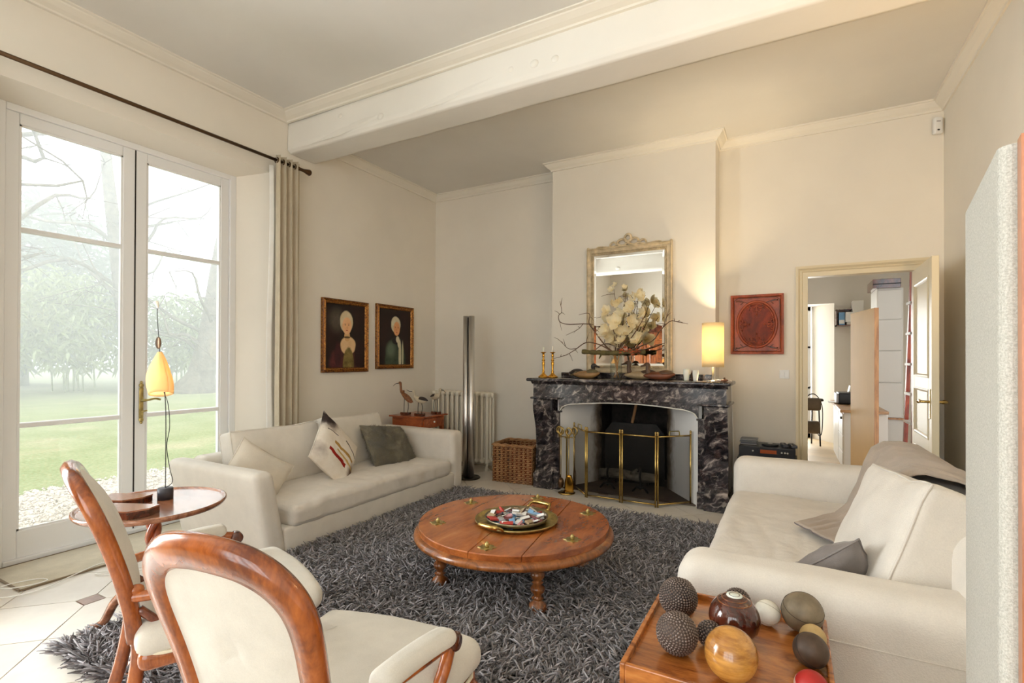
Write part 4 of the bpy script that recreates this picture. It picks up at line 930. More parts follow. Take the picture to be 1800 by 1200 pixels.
for sx in (-1, 1):
    for sy in (-1, 1):
        o = bpy.data.objects.new('leg', leg_me); COL.objects.link(o); o.parent = ct; o.location = (.318*sx, .318*sy, 0)
star = []
for i in range(16):
    r_ = (.050, .034, .044, .034)[i % 4]; star.append((r_*math.cos(2*PI*i/16), r_*math.sin(2*PI*i/16)))
mount = MB().prism(star, .366, .371).lathe([(.012, .371), (.008, .376), (.014, .384), (.009, .392), (.004, .398), (0, .4)], 10).mesh('brass_mount', T['brassold'])
for (x, y) in ((-.425, .17), (-.365, -.28), (.10, -.475), (.445, -.15), (.355, .335), (-.075, .49)):
    o = bpy.data.objects.new('brass_mount', mount); COL.objects.link(o); o.parent = ct; o.location = (x, y, 0); o.rotation_euler = (0, 0, .4)
TZ = .367; TXC, TYC = CTX+.03, CTY-.02
tr = thing('brass_tray', 'round aged brass tray with two handles on the coffee table', 'tray', (TXC, TYC, TZ))
MB().lathe([(0, .002), (.225, .002), (.238, .010), (.247, .022), (.252, .022), (.250, .014), (.240, .002), (.228, -.0), (0, -.0)], 64, cap=False).build('plate', T['brassold'], tr)
ha = math.radians(-97)
for a in (ha, ha+PI):
    d = Vector((math.cos(a), math.sin(a), 0)); s = Vector((-d.y, d.x, 0)); b0 = d*.235+Vector((0, 0, .02))
    MB().tube(curve([b0-s*.075, b0-s*.07+d*.03+Vector((0, 0, .02)), b0-s*.045+d*.05+Vector((0, 0, .025)), b0+s*.045+d*.05+Vector((0, 0, .025)), b0+s*.07+d*.03+Vector((0, 0, .02)), b0+s*.075], 5), [.008]*8+[.014]*10+[.008]*8, 10).build('handle', T['brass'], tr)
ds = thing('metal_dish', 'round dark metal dish full of matchboxes on the brass tray', 'dish', (TXC, TYC, TZ+.003))
MB().lathe([(0, .0), (.155, .0), (.175, .012), (.188, .034), (.192, .034), (.18, .010), (.16, -.0)], 56, cap=False).lathe([(0, .003), (.17, .003)], 40).build('bowl', plain('dark_pewter', (134, 124, 100), .35, .9, nscale=20), ds)
mc = {'white': (228, 226, 222), 'blue': (120, 160, 196), 'red': (186, 62, 52), 'tan': (176, 156, 126), 'maroon': (116, 50, 56), 'navy': (58, 66, 88), 'pink': (206, 150, 158), 'grey': (150, 150, 152)}
mm = {k: plain('matchbox_'+k, v, .5) for k, v in mc.items()}; stripe = plain('striking_strip', (92, 66, 56), .8); r = random.Random(12)
seq = ['white']*26+['blue']*10+['red']*7+['tan']*8+['maroon']*5+['navy']*4+['pink']*5+['grey']*7; r.shuffle(seq); placed = []
for i, k in enumerate(seq):
    for _ in range(60):
        rr, aa = .158*math.sqrt(r.random()), r.random()*6.28; p = (rr*math.cos(aa), rr*math.sin(aa)); lay = 0 if i < 34 else 1
        if all((p[0]-q[0])**2+(p[1]-q[1])**2 > .034**2 or q[2] != lay for q in placed): break
    placed.append((p[0], p[1], lay)); art = 'an' if k == 'x' else 'a'
    vx, vy = p[0]*math.cos(YAW)+p[1]*math.sin(YAW), -p[0]*math.sin(YAW)+p[1]*math.cos(YAW)
    sec_ = 'centre' if math.hypot(vx, vy) < .055 else ('right side', 'far right side', 'far side', 'far left side', 'left side', 'near left side', 'near side', 'near right side')[int(round(math.atan2(vy, vx)/(PI/4))) % 8]
    o = thing('matchbox', '%s matchbox lying %s at the %s of the metal dish' % (k, 'on top' if lay else 'underneath', sec_), 'matchbox', (TXC+p[0], TYC+p[1], TZ+.012+lay*.014), r.random()*6.28, 'matchboxes in the dish')
    o.rotation_euler = (r.gauss(0, .16)*(1+lay), r.gauss(0, .16)*(1+lay), r.random()*6.28); L_, w_, h_ = r.choice(((.052, .034, .012), (.05, .04, .006), (.06, .03, .014), (.045, .036, .01)))
    MB().bbox(-L_/2, L_/2, -w_/2, w_/2, 0, h_, .0012).build('sleeve', mm[k], o); MB().box(-L_/2+.002, L_/2-.002, w_/2-.0008, w_/2+.0004, .001, h_-.001).build('striking_strip', stripe, o)
# ------------------------------------------------------------------ side table with the resin lamp
OVX, OVY, OVZ = -2.69, 1.31, .645
ov = thing('side_table', 'round dished-top pedestal table between the armchair and the french window', 'table', (OVX, OVY, 0))
MB().lathe([(0, OVZ-.026), (.26, OVZ-.026), (.298, OVZ-.016), (.308, OVZ-.002), (.307, OVZ+.008), (.300, OVZ+.009), (.292, OVZ+.001), (.28, OVZ), (0, OVZ)], 72).build('top', T['oval'], ov)
tw_ = MB()   # twisted column over a turned vase
for ph in (0, 2.094, 4.189):
    tw_.tube([(.017*math.cos(ph+z*26), .017*math.sin(ph+z*26), z) for z in np.linspace(.42, OVZ-.02, 24)], .017, 8)
tw_.build('twisted_stem', T['cherry'], ov)
MB().lathe([(.0, .16), (.03, .16), (.042, .19), (.03, .22), (.022, .24), (.04, .26), (.045, .3), (.03, .34), (.024, .36), (.036, .38), (.036, .4), (.026, .42), (0, .43)], 20).build('turned_column', T['darkwood'], ov)
for i in range(3):
    a = math.radians(200+120*i); d = Vector((math.cos(a), math.sin(a), 0)); Z = Vector((0, 0, 1))
    MB().tube(curve([d*.02+Z*.2, d*.10+Z*.23, d*.2+Z*.17, d*.27+Z*.06, d*.33+Z*.022, d*.36+Z*.02], 5), list(np.linspace(.026, .016, 26)), 8).build('leg', T['oval'], ov)
for (x, y, rz, L_, w_, h_, lab) in ((-2.60, 1.155, math.radians(24), .22, .12, .036, 'brown wooden box with angled end nearest the armchair on the side table'), (-2.82, 1.24, math.radians(24), .20, .12, .034, 'grey-brown wooden box with angled end behind the other one')):
    b = thing('wooden_box', lab, 'box', (x, y, OVZ+.001), rz); poly = [(-L_/2, -w_/2), (L_/2-.05, -w_/2), (L_/2, -w_/2+.06), (L_/2, w_/2), (-L_/2, w_/2)]
    MB().prism(poly, 0, h_-.008).build('body', T['darkwood'], b); MB().prism([(p[0]*1.01, p[1]*1.01) for p in poly], h_-.007, h_).build('lid', T['oval'], b)
LX, LY = -2.735, 1.385
rl = thing('resin_lamp', 'table lamp with glowing amber resin shade on a thin wire stem', 'lamp', (LX, LY, OVZ+.001))
MB().lathe([(0, 0), (.034, 0), (.034, .052), (.032, .055), (0, .055)], 28).build('base', T['charcoal'], rl)
MB().tube(curve([(0, 0, .05), (0, 0, .4), (-.015, 0, .56)], 6), .0022, 5).tube(curve([(-.06, 0, .73), (-.07, 0, .80), (-.085, 0, .90), (-.088, 0, .965)], 5), .0018, 5).build('stem_wire', T['iron'], rl)
MB().tube(curve([(-.04, .01, .53), (.0, .01, .47), (.015, .01, .36), (-.01, .01, .26), (.02, .01, .15), (.045, .01, .09), (.0, 0, .055)], 6), .0018, 5).build('flex', T['iron'], rl)
def shd(u, v):
    a = u*2*PI; z = lerp(.52, .735, v); R_ = [.058, .064, .062, .05, .032, .010][min(5, int(v*5))]*(1-(v*5-int(v*5)))+[.058, .064, .062, .05, .032, .010][min(5, int(v*5)+1)]*(v*5-int(v*5))
    w = 1+.10*math.sin(a*2+1)+.06*math.sin(a*3+v*4)
    return (-.05-.01*v+R_*1.12*w*math.cos(a)-.016*(1-abs(v-.5)*2)*math.cos(a)**2, R_*.8*w*math.sin(a), z+.016*math.sin(a+2.2)*(1-v))
MB().grid(shd, 36, 14, .004).build('shade', T['resin'], rl)
MB().lathe([(0, -.002), (.025, -.002), (.026, 0), (.025, .002), (0, .002)], 20, (0, 0, 0), axis='y').move(lambda p: (p.x-.075, p.y, p.z*1.2+.78)).build('disc', T['bronze'], rl)
MB().tube(curve([(-.12, 0, .985), (-.10, 0, .985), (-.088, 0, .975), (-.082, 0, .955)], 4), [.003, .006, .008, .009, .011, .011, .011, .01, .009, .008, .006, .004, .002], 7).build('bird_finial', T['candle'], rl)
def bulb(name, loc, col, watts, r_, parent):
    o = MB().ball((0, 0, 0), r_*.5, 12, 8).build('bulb', T['bulb'], parent, loc)
    L = bpy.data.lights.new(name, 'POINT'); L.energy = watts; L.color = col; L.shadow_soft_size = r_
    l = bpy.data.objects.new(name, L); COL.objects.link(l); l.parent = parent; l.location = loc; return o
T['bulb'] = N('lamp_bulb').set((255, 240, 210), .4, Emission_Color=(1, .72, .38, 1), Emission_Strength=3.0).m
bulb('resin_lamp_light', (-.05, 0, .62), (1, .86, .62), 2.6, .014, rl)
# ------------------------------------------------------------------ armchairs
def rect_sweep(mb, pts, w, th, nrm, n=10, p=3.2):
    pts = [Vector(q) for q in pts]; k = len(pts); vs = []; fs = []
    W_ = w if hasattr(w, '__len__') else [w]*k; H_ = th if hasattr(th, '__len__') else [th]*k
    for i, q in enumerate(pts):
        t = (pts[min(i+1, k-1)]-pts[max(i-1, 0)]).normalized(); nn = Vector(nrm(q) if callable(nrm) else nrm); nn = (nn-t*nn.dot(t)).normalized(); s = t.cross(nn)
        for j in range(n):
            a = 2*PI*(j+.5)/n; c, d = math.cos(a), math.sin(a); e = (abs(c)**p+abs(d)**p)**(-1/p)
            vs.append(q+s*c*e*W_[i]/2+nn*d*e*H_[i]/2)
    for i in range(k-1):
        for j in range(n): fs.append((i*n+j, i*n+(j+1) % n, (i+1)*n+(j+1) % n, (i+1)*n+j))
    fs.append(tuple(range(n-1, -1, -1))); fs.append(tuple((k-1)*n+j for j in range(n))); return mb.add(vs, fs, True)
def yb(x, z): return -.262-.161*max(0, (z-.44)/.56)**1.45-.02*(1-min(1, abs(x)/.225)**2)
def bp(x, z, d=0): return Vector((x, yb(x, z)+d, z))
half = [(.187*(.84+.16*(z-.44)/.37), z) for z in (.44, .53, .62, .71, .80)]+[(.187*math.cos(t)**(2/2.6), .80+.165*math.sin(t)**(2/2.6)) for t in (.25, .5, .75, 1.0, 1.25)]+[(0, .966)]
def armchair(label, loc, rz):
    t = thing('armchair', label, 'armchair', loc, rz, 'pair of antique armchairs'); W_ = T['chairwood']; Fb = T['chairfab']
    outl = [(x, z) for x, z in half]+[(-x, z) for x, z in half[-2::-1]]
    c = curve([bp(x, z) for x, z in outl], 5); m = len(c)
    wd = [.052+.026*math.sin(PI*i/(m-1))**2 for i in range(m)]
    fr_ = rect_sweep(MB(), c, wd, .046, (0, 1, .3)).build('back_frame', W_, t)
    ob = []
    for i, q in enumerate(c):
        tt = (c[min(i+1, m-1)]-c[max(i-1, 0)]).normalized(); s = tt.cross(Vector((0, 1, .3)).normalized()).normalized(); ob.append(q+s*wd[i]*.47+Vector((0, .016, .004)))
    MB().tube(ob[4:-4], .009, 6).build('edge_bead', T['darkwood'], fr_)
    # upholstered panel: inner outline, fan grid
    inn = []
    for i, q in enumerate(c):
        if q.z < .535: continue
        tt = (c[min(i+1, m-1)]-c[max(i-1, 0)]).normalized(); s = tt.cross(Vector((0, 1, .3)).normalized()).normalized(); inn.append(q-s*wd[i]*.40)
    bl = [inn[-1].lerp(inn[0], k/8) for k in range(1, 8)]; loop = inn+bl; cx = Vector((0, yb(0, .74), .735))
    def fan(sd, puff):
        mb = MB(); K = len(loop); R_ = 9; vs = [cx+Vector((0, sd*puff, 0))]; fs = []
        for v in range(1, R_+1):
            k = v/R_
            for q in loop:
                p = cx.lerp(q, k); p.y = yb(p.x, p.z)+sd*(.008+puff*(1-k**3.2)); vs.append(p)
        for j in range(K): fs.append((0, 1+j, 1+(j+1) % K))
        for v in range(R_-1):
            for j in range(K): a, b = 1+v*K+j, 1+v*K+(j+1) % K; fs.append((a, a+K, b+K, b))
        return mb.add(vs, fs if sd > 0 else [f[::-1] for f in fs], True)
    fan(1, .055).build('back_pad', Fb, t); fan(-1, .006).build('back_panel', Fb, t)
    rect_sweep(MB(), [bp(x, .535) for x in np.linspace(-.165, .165, 9)], .045, .034, (0, 1, .2)).build('lower_rail', W_, t)
    for s in (-1, 1):
        rect_sweep(MB(), curve([(s*.158, -.264, .46), (s*.158, -.265, .36), (s*.164, -.30, .18), (s*.172, -.365, 0)], 5), [.05]*4+[.048]*6+[.036]*6, .042, (0, 1, 0)).build('rear_leg', W_, t)
        rect_sweep(MB(), curve([(s*.232, .215, .40), (s*.262, .25, .33), (s*.262, .255, .24), (s*.235, .225, .12), (s*.225, .215, .04), (s*.235, .235, 0)], 5), [.062]*5+[.058]*5+[.042]*6+[.03]*6+[.036]*4, [.062]*5+[.058]*5+[.042]*6+[.03]*6+[.036]*4, (0, 1, 0), 10, 2.4).build('front_leg', W_, t)
        # open arm: rail with scrolled ends, padded top, curved support
        ac = curve([bp(s*.176, .585, .004), (s*.21, -.20, .588), (s*.25, -.05, .59), (s*.264, .06, .582), (s*.262, .105, .57), (s*.258, .118, .552)], 5)
        ar = rect_sweep(MB(), ac, [.034]*8+[.04]*12+[.036]*6, .034, (0, 0, 1), 10, 2.4).build('arm', W_, t)
        MB().lathe([(.0, -.024), (.02, -.024), (.026, -.016), (.026, .016), (.02, .024), (0, .024)], 14, (s*.262, .11, .566), axis='x').build('arm_scroll', T['darkwood'], ar)
        MB().ball((s*.178, yb(.18, .585)+.02, .605), .018, 10, 6, (1, 1.3, 1)).build('arm_rosette', W_, ar)
        MB().rbox((s*.246, -.05, .612), (.066, .25, .05), .024, 4, 5, lambda p, s=s: (p.x+s*.22*p.y, p.y, p.z-.02*abs(p.y/.13)**2*.4)).build('arm_pad', Fb, ar)
        rect_sweep(MB(), curve([(s*.262, .105, .562), (s*.264, .07, .52), (s*.258, .045, .48), (s*.248, .045, .44), (s*.242, .06, .39)], 5), [.036]*6+[.032]*15, .034, (1, 0, 0), 10, 2.4).build('arm_support', W_, t)
        MB().tube(curve([bp(s*.172, .54, .02), (s*.185, -.215, .49), (s*.2, -.18, .455)], 5), .014, 7).build('stile_bracket', T['darkwood'], t)
    def tap(p): return (p.x*(1+.22*(p.y+.0)/.28*.5), p.y+(.03*(1-(p.x/.3)**2) if p.y > .2 else 0), p.z)
    MB().rbox((0, -.005, .385), (.50, .53, .07), .03, 4, 6, tap).build('seat_rail', W_, t)
    def dome(p):
        q = tap(p); k = (1-min(1, abs(p.x)/.27)**3)*(1-min(1, abs(p.y)/.3)**3); return (q[0], q[1], q[2]+(.03*k if p.z > 0 else 0)+.004*nz((p.x*6, p.y*6, 0), 1, 3))
    so = MB().rbox((0, 0, .445), (.525, .555, .09), .04, 5, 10, dome).build('seat', Fb, t)
    ring = []
    for k in range(48):
        a = 2*PI*k/48; c2, s2 = math.cos(a), math.sin(a); e = (abs(c2)**6+abs(s2)**6)**(-1/6); q = tap(Vector((.262*c2*e, .277*s2*e, 0))); ring.append((q[0], q[1], .408))
    MB().tube(ring, .006, 6, closed=True).build('seat_piping', T['piping'], so)
    return t
armchair('antique mahogany armchair seen from behind, in the near left foreground', (-1.055, .99, .012), .155); armchair('antique mahogany armchair seen side-on, beside the round side table', (-1.885, 1.15, .012), -.35)
# ------------------------------------------------------------------ tray table with balls
tb = thing('tray_table', 'wooden box table with raised rim beside the right sofa', 'table', (-.148, 1.57, 0))
hx, hy = .246, .262
bx_ = MB().box(-hx+.012, hx-.012, -hy+.012, hy-.012, .26, .535); bx_.build('tray_board', T['tray'], tb)
for (x0, x1, y0, y1) in ((-hx, -hx+.014, -hy, hy), (hx-.014, hx, -hy, hy), (-hx+.014, hx-.014, -hy, -hy+.014), (-hx+.014, hx-.014, hy-.014, hy)):
    MB().bbox(x0, x1, y0, y1, .25, .553, .003).build('side_board', T['tray'], tb)
for sx in (-1, 1):
    for sy in (-1, 1): MB().lathe([(.014, 0), (.02, .02), (.016, .06), (.024, .16), (.026, .24), (.026, .26)], 14, (sx*.2, sy*.21, 0)).build('leg', T['turned'], tb)
def studded(name, c1, c2, sc=75):
    m = N(name); co = m.co(1); vo = m.n('TexVoronoi', feature='F1', i_Vector=co, i_Scale=sc); k = m.ramp(vo.outputs[0], [(.15, c2), (.55, c1)]); m.set(c1, .6, .1, .4); return m.m
sb1 = studded('studded_ball', (44, 34, 32), (128, 112, 104)); sb2 = studded('worn_studded_ball', (70, 56, 50), (132, 116, 106), 85)
def leather(name, a, b): m = N(name); f = m.noise(m.co(1), 14, 5, .6); m.set(m.ramp(f, [(.3, a), (.7, b)]), .5, 0, .4); m.bump(f, .25, .006); return m.m
BZ = .5365
def ball(name, label, x, y, R_, mat, extra=None, seed=0, sc=(1, 1, 1), rot=(0, 0, 0)):
    b = thing(name, label, 'ball', (x, y, BZ), 0, 'antique balls on the tray table'); 
    o = MB().ball((0, 0, 0), R_, 32, 20, sc).build('sphere', mat, b, (0, 0, R_*sc[2]), rot)
    if extra: extra(b, R_, o)
    return b
def studs(b, R_, o):
    # hammered nail heads in rings around the boule
    m = MB(); n = int(PI*R_/.0075)
    for i in range(1, n):
        th = PI*i/n; k = max(3, int(2*PI*R_*math.sin(th)/.0082))
        for j in range(k):
            ph = 2*PI*(j+.5*(i % 2))/k; d = Vector((math.sin(th)*math.cos(ph), math.sin(th)*math.sin(ph), math.cos(th))); u = d.orthogonal().normalized(); w = d.cross(u)
            c = d*R_; s = .0037; m.add([c+u*s, c+w*s, c-u*s, c-w*s, c+d*.0022], [(0, 1, 4), (1, 2, 4), (2, 3, 4), (3, 0, 4)], False)
    q = m.build('nail_heads', plain('nail_metal', (132, 118, 110), .45, .7) if 'nail_metal' not in bpy.data.materials else bpy.data.materials['nail_metal'], b, (0, 0, R_), (.5, .4, 0)); q['kind'] = 'stuff'
def seam(col, n=1, w=.0008, rots=((.5, .3, 0),)):
    def f(b, R_, o):
        mt = plain('seam_%d%d' % (col[0], int(R_*1e4)), col, .8)
        for (rx, ry, off) in rots:
            q = MB().tube([(R_*math.cos(a)*math.sqrt(1-off*off), R_*math.sin(a)*math.sqrt(1-off*off), off*R_) for a in np.linspace(0, 2*PI, 49)[:-1]], w, 5, closed=True).build('seam', mt, o, (0, 0, 0), (rx, ry, 0))
    return f
def bowlx(b, R_, o):
    MB().lathe([(0, .001), (.021, .001), (.022, -.002)], 28, (0, 0, R_*1.86), cap=True).build('ivory_disc', T['candle'], b)
    MB().lathe([(.013, 0), (.014, .0006), (.015, 0)], 24, (0, 0, R_*1.86+.0012), False).build('disc_ring', T['darkwood'], b)
    for rr in (.034, .046): MB().tube([(rr*math.cos(a), rr*math.sin(a), R_*.93+math.sqrt(max(0, 1-(rr/R_)**2))*R_*.93) for a in np.linspace(0, 2*PI, 41)[:-1]], .0014, 5, closed=True).build('turned_ring', T['turned'], b)
ball('boule', 'large dark nail-studded boule at the back left corner of the tray', -.312, 1.67, .058, sb1, studs); ball('boule', 'small dark studded boule behind the large one at the back left', -.318, 1.787, .034, sb1, studs); ball('boule', 'studded boule half hidden behind the brown bowl', -.148, 1.772, .040, sb1, studs)
ball('boule', 'worn brown boule at the front left of the tray', -.275, 1.455, .055, sb2, studs); ball('boule', 'small studded boule between the worn boule and the pale wooden ball', -.200, 1.535, .035, sb1, studs)
ball('lawn_bowl', 'polished dark brown bowl with an ivory disc on top', -.142, 1.605, .070, wood('lignum', (46, 16, 10), (86, 36, 20), (118, 58, 34), (3, 3, 1), .12, 2, .8), bowlx, sc=(1, 1, .93))
ball('baseball', 'off-white stitched leather ball', -.062, 1.745, .037, leather('white_leather', (206, 200, 186), (232, 228, 216)), seam((170, 160, 140), rots=((.9, .2, .3), (-.7, .4, .35))))
ball('leather_ball', 'large grey-brown old leather ball at the back right corner', .032, 1.755, .057, leather('grey_leather', (92, 80, 62), (142, 126, 102)), seam((64, 54, 42), rots=((.35, .2, .3), (1.3, .5, 0))))
ball('wooden_ball', 'small yellowish ball behind the dark brown ball', .056, 1.66, .034, leather('boxwood', (176, 146, 92), (206, 178, 126))); ball('leather_ball', 'dark brown shiny ball at the right rim of the tray', .048, 1.565, .043, leather('dark_leather', (46, 34, 26), (92, 72, 56)), seam((34, 26, 20), rots=((.6, .7, .1),)))
ball('wooden_ball', 'large pale grained wooden ball at the front of the tray', -.132, 1.40, .064, T['olive'], sc=(1, 1, 1.03)); ball('cricket_ball', 'red cricket ball with white stitching at the front right', .045, 1.40, .037, leather('red_leather', (150, 26, 22), (188, 48, 40)), seam((226, 196, 176), rots=((.25, .2, 0), (.25, .2, .12), (.25, .2, -.12))))
# ------------------------------------------------------------------ loudspeaker at the right edge
sp = thing('loudspeaker', 'tall floor-standing loudspeaker with pale grey cloth and wooden side, at the right edge', 'loudspeaker', (.40, .93, 0))
P0, P1 = Vector((.213-.40, .788-.93)), Vector((.261-.40, 1.124-.93)); e1 = (P1-P0).normalized(); e2 = Vector((e1.y, -e1.x))
cor = [P0+e2*.016+(-e2*math.cos(a)-e1*math.sin(a)+e1)*.016 for a in np.linspace(0, PI/2, 6)]
poly = [P1]+[tuple(q) for q in [P0+e1*.016]]+[tuple(q) for q in cor]+[tuple(P0+e2*.36), tuple(P1+e2*.36)]
m = N('speaker_cloth'); f = m.noise(m.co(1), 420, 3, .7); m.set(m.ramp(f, [(.35, (160, 157, 148)), (.65, (192, 189, 180))]), .95, 0, .15); m.bump(f, .25, .002); T['spk'] = m.m
MB().prism([tuple(q) for q in poly], .02, 1.6).build('cloth_body', T['spk'], sp)
a = P0+e2*.015-e1*.002; b = P0+e2*.362-e1*.002
MB().prism([tuple(a), tuple(b), tuple(b-e1*.022), tuple(a-e1*.022)], .02, 1.602).build('wooden_panel', wood('speaker_oak', (128, 72, 38), (170, 104, 62), (192, 130, 84), (8, 8, 1), .3, 2.6, .3), sp)
MB().prism([tuple(P1+e2*.02), tuple(P0+e2*.03+e1*.03), tuple(P0+e2*.34+e1*.03), tuple(P1+e2*.34)], 0, .02).build('plinth', T['black'], sp)
# ------------------------------------------------------------------ gilded mirror over the mantel
mr = thing('wall_mirror', 'tall mirror in a carved cream-gold frame above the mantel', 'mirror', (-1.475, CHY-.004, 1.208)); gm = plain('cream_gilt', (200, 182, 150), .5, .1, nscale=18, namt=.25)
mw, mh = .447, 1.325
mframe((-mw, mw, 0, mh), [(0, 0), (0, .04), (.012, .046), (.02, .036), (.034, .03), (.05, .034), (.056, .024), (.066, .03), (.078, .018), (.078, 0)]).build('frame', gm, mr)
mirm = N('mirror_glass').set((225, 225, 222), .01, 1.0).m
MB().box(-mw+.074, mw-.074, -.014, -.006, .074, mh-.074).build('mirror_glass', mirm, mr)
mframe((-mw+.076, mw-.076, .076, mh-.076), [(0, .014), (0, .017), (.024, .0145)]).build('bevel', mirm, mr)
bd = MB()
for k in range(64):
    for (x, z) in ((-mw+.061, .07+(mh-.14)*k/63), (mw-.061, .07+(mh-.14)*k/63)): bd.ball((x, -.03, z), .0068, 6, 4)
for k in range(42):
    for z in (.061, mh-.061): bd.ball((-mw+.07+(2*mw-.14)*k/41, -.03, z), .0068, 6, 4)
b_ = bd.build('bead_row', gm, mr); b_['kind'] = 'stuff'
rb = MB()    # ribbon-bow crest with side scrolls
def loop(cx, cz, rx, rz, a0, a1, r_): rb.tube([(cx+rx*math.cos(a), -.03-.006*math.sin(a*2), cz+rz*math.sin(a)) for a in np.linspace(a0, a1, 22)], r_, 7)
loop(0, mh+.075, .035, .04, -1.2, 4.4, .013); loop(-.06, mh+.035, .05, .034, .0, 6.0, .013); loop(.06, mh+.035, .05, .034, .0, 6.0, .013); loop(-.155, mh+.012, .034, .034, -.2, 4.6, .010); loop(.155, mh+.012, .034, .034, -1.4, 3.4, .010)
for s in (-1, 1): rb.tube(curve([(s*.01, -.03, mh+.04), (s*.04, -.03, mh+.0), (s*.1, -.028, mh+.012), (s*.2, -.028, mh+.0), (s*.3, -.026, mh+.012), (s*.34, -.026, mh+.004)], 5), .008, 6)
rb.ball((0, -.034, mh+.035), .02, 10, 6); rb.build('ribbon_crest', gm, mr)
for s in (-1, 1): MB().lathe([(.012, 0), (.015, .008), (.008, .014), (.0, .022)], 10, (s*(mw-.012), -.022, mh)).build('corner_finial', gm, mr)
# ------------------------------------------------------------------ things on the mantel shelf
MZ = 1.1525
def cstick(x, y, h, label):
    t = thing('candlestick', label, 'candlestick', (x, y, MZ), 0, 'pair of brass candlesticks')
    MB().lathe([(0, 0), (.056, 0), (.058, .008), (.05, .016), (.03, .03), (.016, .045), (.013, .058), (.017, .064), (.012, .07), (.011, .10), (.015, .14), (.016, .165), (.010, .172), (.016, .18), (.018, .19), (.010, .2), (.012, .225), (.016, .232), (.011, .24), (.014, .262), (.030, .268), (.031, .272), (.014, .274), (0, .274)], 24).build('stem', T['gold'], t)
    MB().lathe([(.011, .274), (.0105, .274+h), (0, .276+h)], 12).build('candle', T['candle'], t)
cstick(-2.325, 4.93, .05, 'left brass candlestick with a short white candle'); cstick(-2.235, 4.97, .06, 'right brass candlestick with a white candle')
def duck(label, x, y, rz, L_, hh, body, head, flip=1, neck=.07, group='carved decoy ducks on the mantel'):
    t = thing('decoy_duck', label, 'decoy', (x, y, MZ), rz, group)
    def bf(u, v):
        a = v*2*PI; k = u; r_ = max(0, math.sin(PI*min(1, k*.97+.02)))**.6; w = .055*r_; z = .045+.012*math.cos(k*5); zt = .04+.03*max(0, k-.75)*4*.6
        return ((k-.5)*L_, w*math.cos(a), max(0.0, zt+.042*r_*math.sin(a)))
    MB().grid(bf, 20, 16).build('body', body, t)
    MB().grid(lambda u, v: ((u*.62-.12)*L_*.9, .05*math.sin(PI*u)**.5*math.cos(v*PI), .055+.036*math.sin(PI*u)**.6*math.sin(v*PI)+.012*u), 12, 10).build('wings', head, t)
    MB().tube(curve([(-L_*.34, 0, .06), (-L_*.37, 0, .06+neck*.6), (-L_*.36, 0, .07+neck), (-L_*.42, 0, .078+neck), (-L_*.5, 0, .068+neck), (-L_*.6, 0, .06+neck)], 4), [.03, .026, .023, .021, .020, .020, .021, .022, .023, .023, .023, .022, .02, .017, .014, .012, .010, .009, .009, .009, .006], 10).build('neck_and_head', head, t)
    return t
dm = {k: plain('duck_'+k, v, .45, nscale=12, namt=.3) for k, v in {'black': (40, 33, 30), 'brown': (84, 60, 42), 'ochre': (142, 108, 66), 'olive': (92, 82, 54), 'cream': (168, 144, 108), 'rust': (108, 60, 36)}.items()}
duck('black and olive decoy duck left of the vase, facing right', -1.92, 5.05, PI+.1, .30, .1, dm['black'], dm['black'], neck=.055); duck('ochre and olive decoy duck in front of the black one', -1.83, 4.92, .05, .28, .08, dm['ochre'], dm['olive'], neck=-.025)
duck('brown decoy with long curved neck right of the vase', -1.30, 5.04, .04, .34, .1, dm['cream'], dm['brown'], neck=.085); duck('rust and cream decoy duck beside the lamp end of the shelf', -1.10, 4.93, -.03, .30, .1, dm['rust'], dm['brown'], neck=.07)
# glass vase with magnolia branches, twigs and a mossy log
VX, VY = -1.53, 4.95
vs_ = thing('glass_vase', 'clear glass cylinder vase holding flowers and twigs', 'vase', (VX, VY, MZ))
MB().lathe([(0, 0), (.058, 0), (.06, .006), (.06, .235), (.056, .235), (.056, .012), (0, .012)], 32, cap=False).build('glass_wall', T['clear'], vs_)
MB().tube(curve([(-.02, 0, .015), (.01, .01, .12), (-.01, 0, .24)], 4), .008, 6).tube([(.02, .01, .015), (-.02, -.01, .24)], .006, 6).tube([(.0, -.02, .015), (.03, .0, .24)], .006, 6).build('stems_in_water', T['oak'], vs_)
lgm = plain('mossy_bark', (92, 82, 46), .9, nscale=20, namt=.45, bscale=40, bstr=.8, bdist=.01)
ml = thing('mossy_log', 'short mossy log lying across the rim of the vase', 'log', (VX, VY, MZ+.265))
MB().tube(curve([(-.36, 0, .012), (-.2, .01, 0), (-.02, 0, -.004), (.12, .0, .004), (.29, 0, .008)], 6), [.024+.004*math.sin(i*1.7) for i in range(25)], 10).build('bark', lgm, ml); MB().tube([(-.15, 0, -.01), (-.17, -.02, -.06)], [.012, .006], 6).build('stub', lgm, ml)
am = plain('dried_bracts', (150, 74, 40), .8, nscale=30, namt=.4); dr = MB(); r = random.Random(5)
for i in range(26): dr.ball((.05+r.random()*.2, r.gauss(-.02, .02), .01+r.gauss(0, .016)), .012+.01*r.random(), 7, 5, (1, 1, .6))
d_ = dr.build('dried_bracts', am, ml); d_['kind'] = 'stuff'
twm = plain('twig_bark', (96, 72, 54), .85, nscale=20, namt=.3)
fa = thing('flower_arrangement', 'cream magnolia flowers on bare twigs spreading from the vase', 'flowers', (VX, VY, MZ+.25))
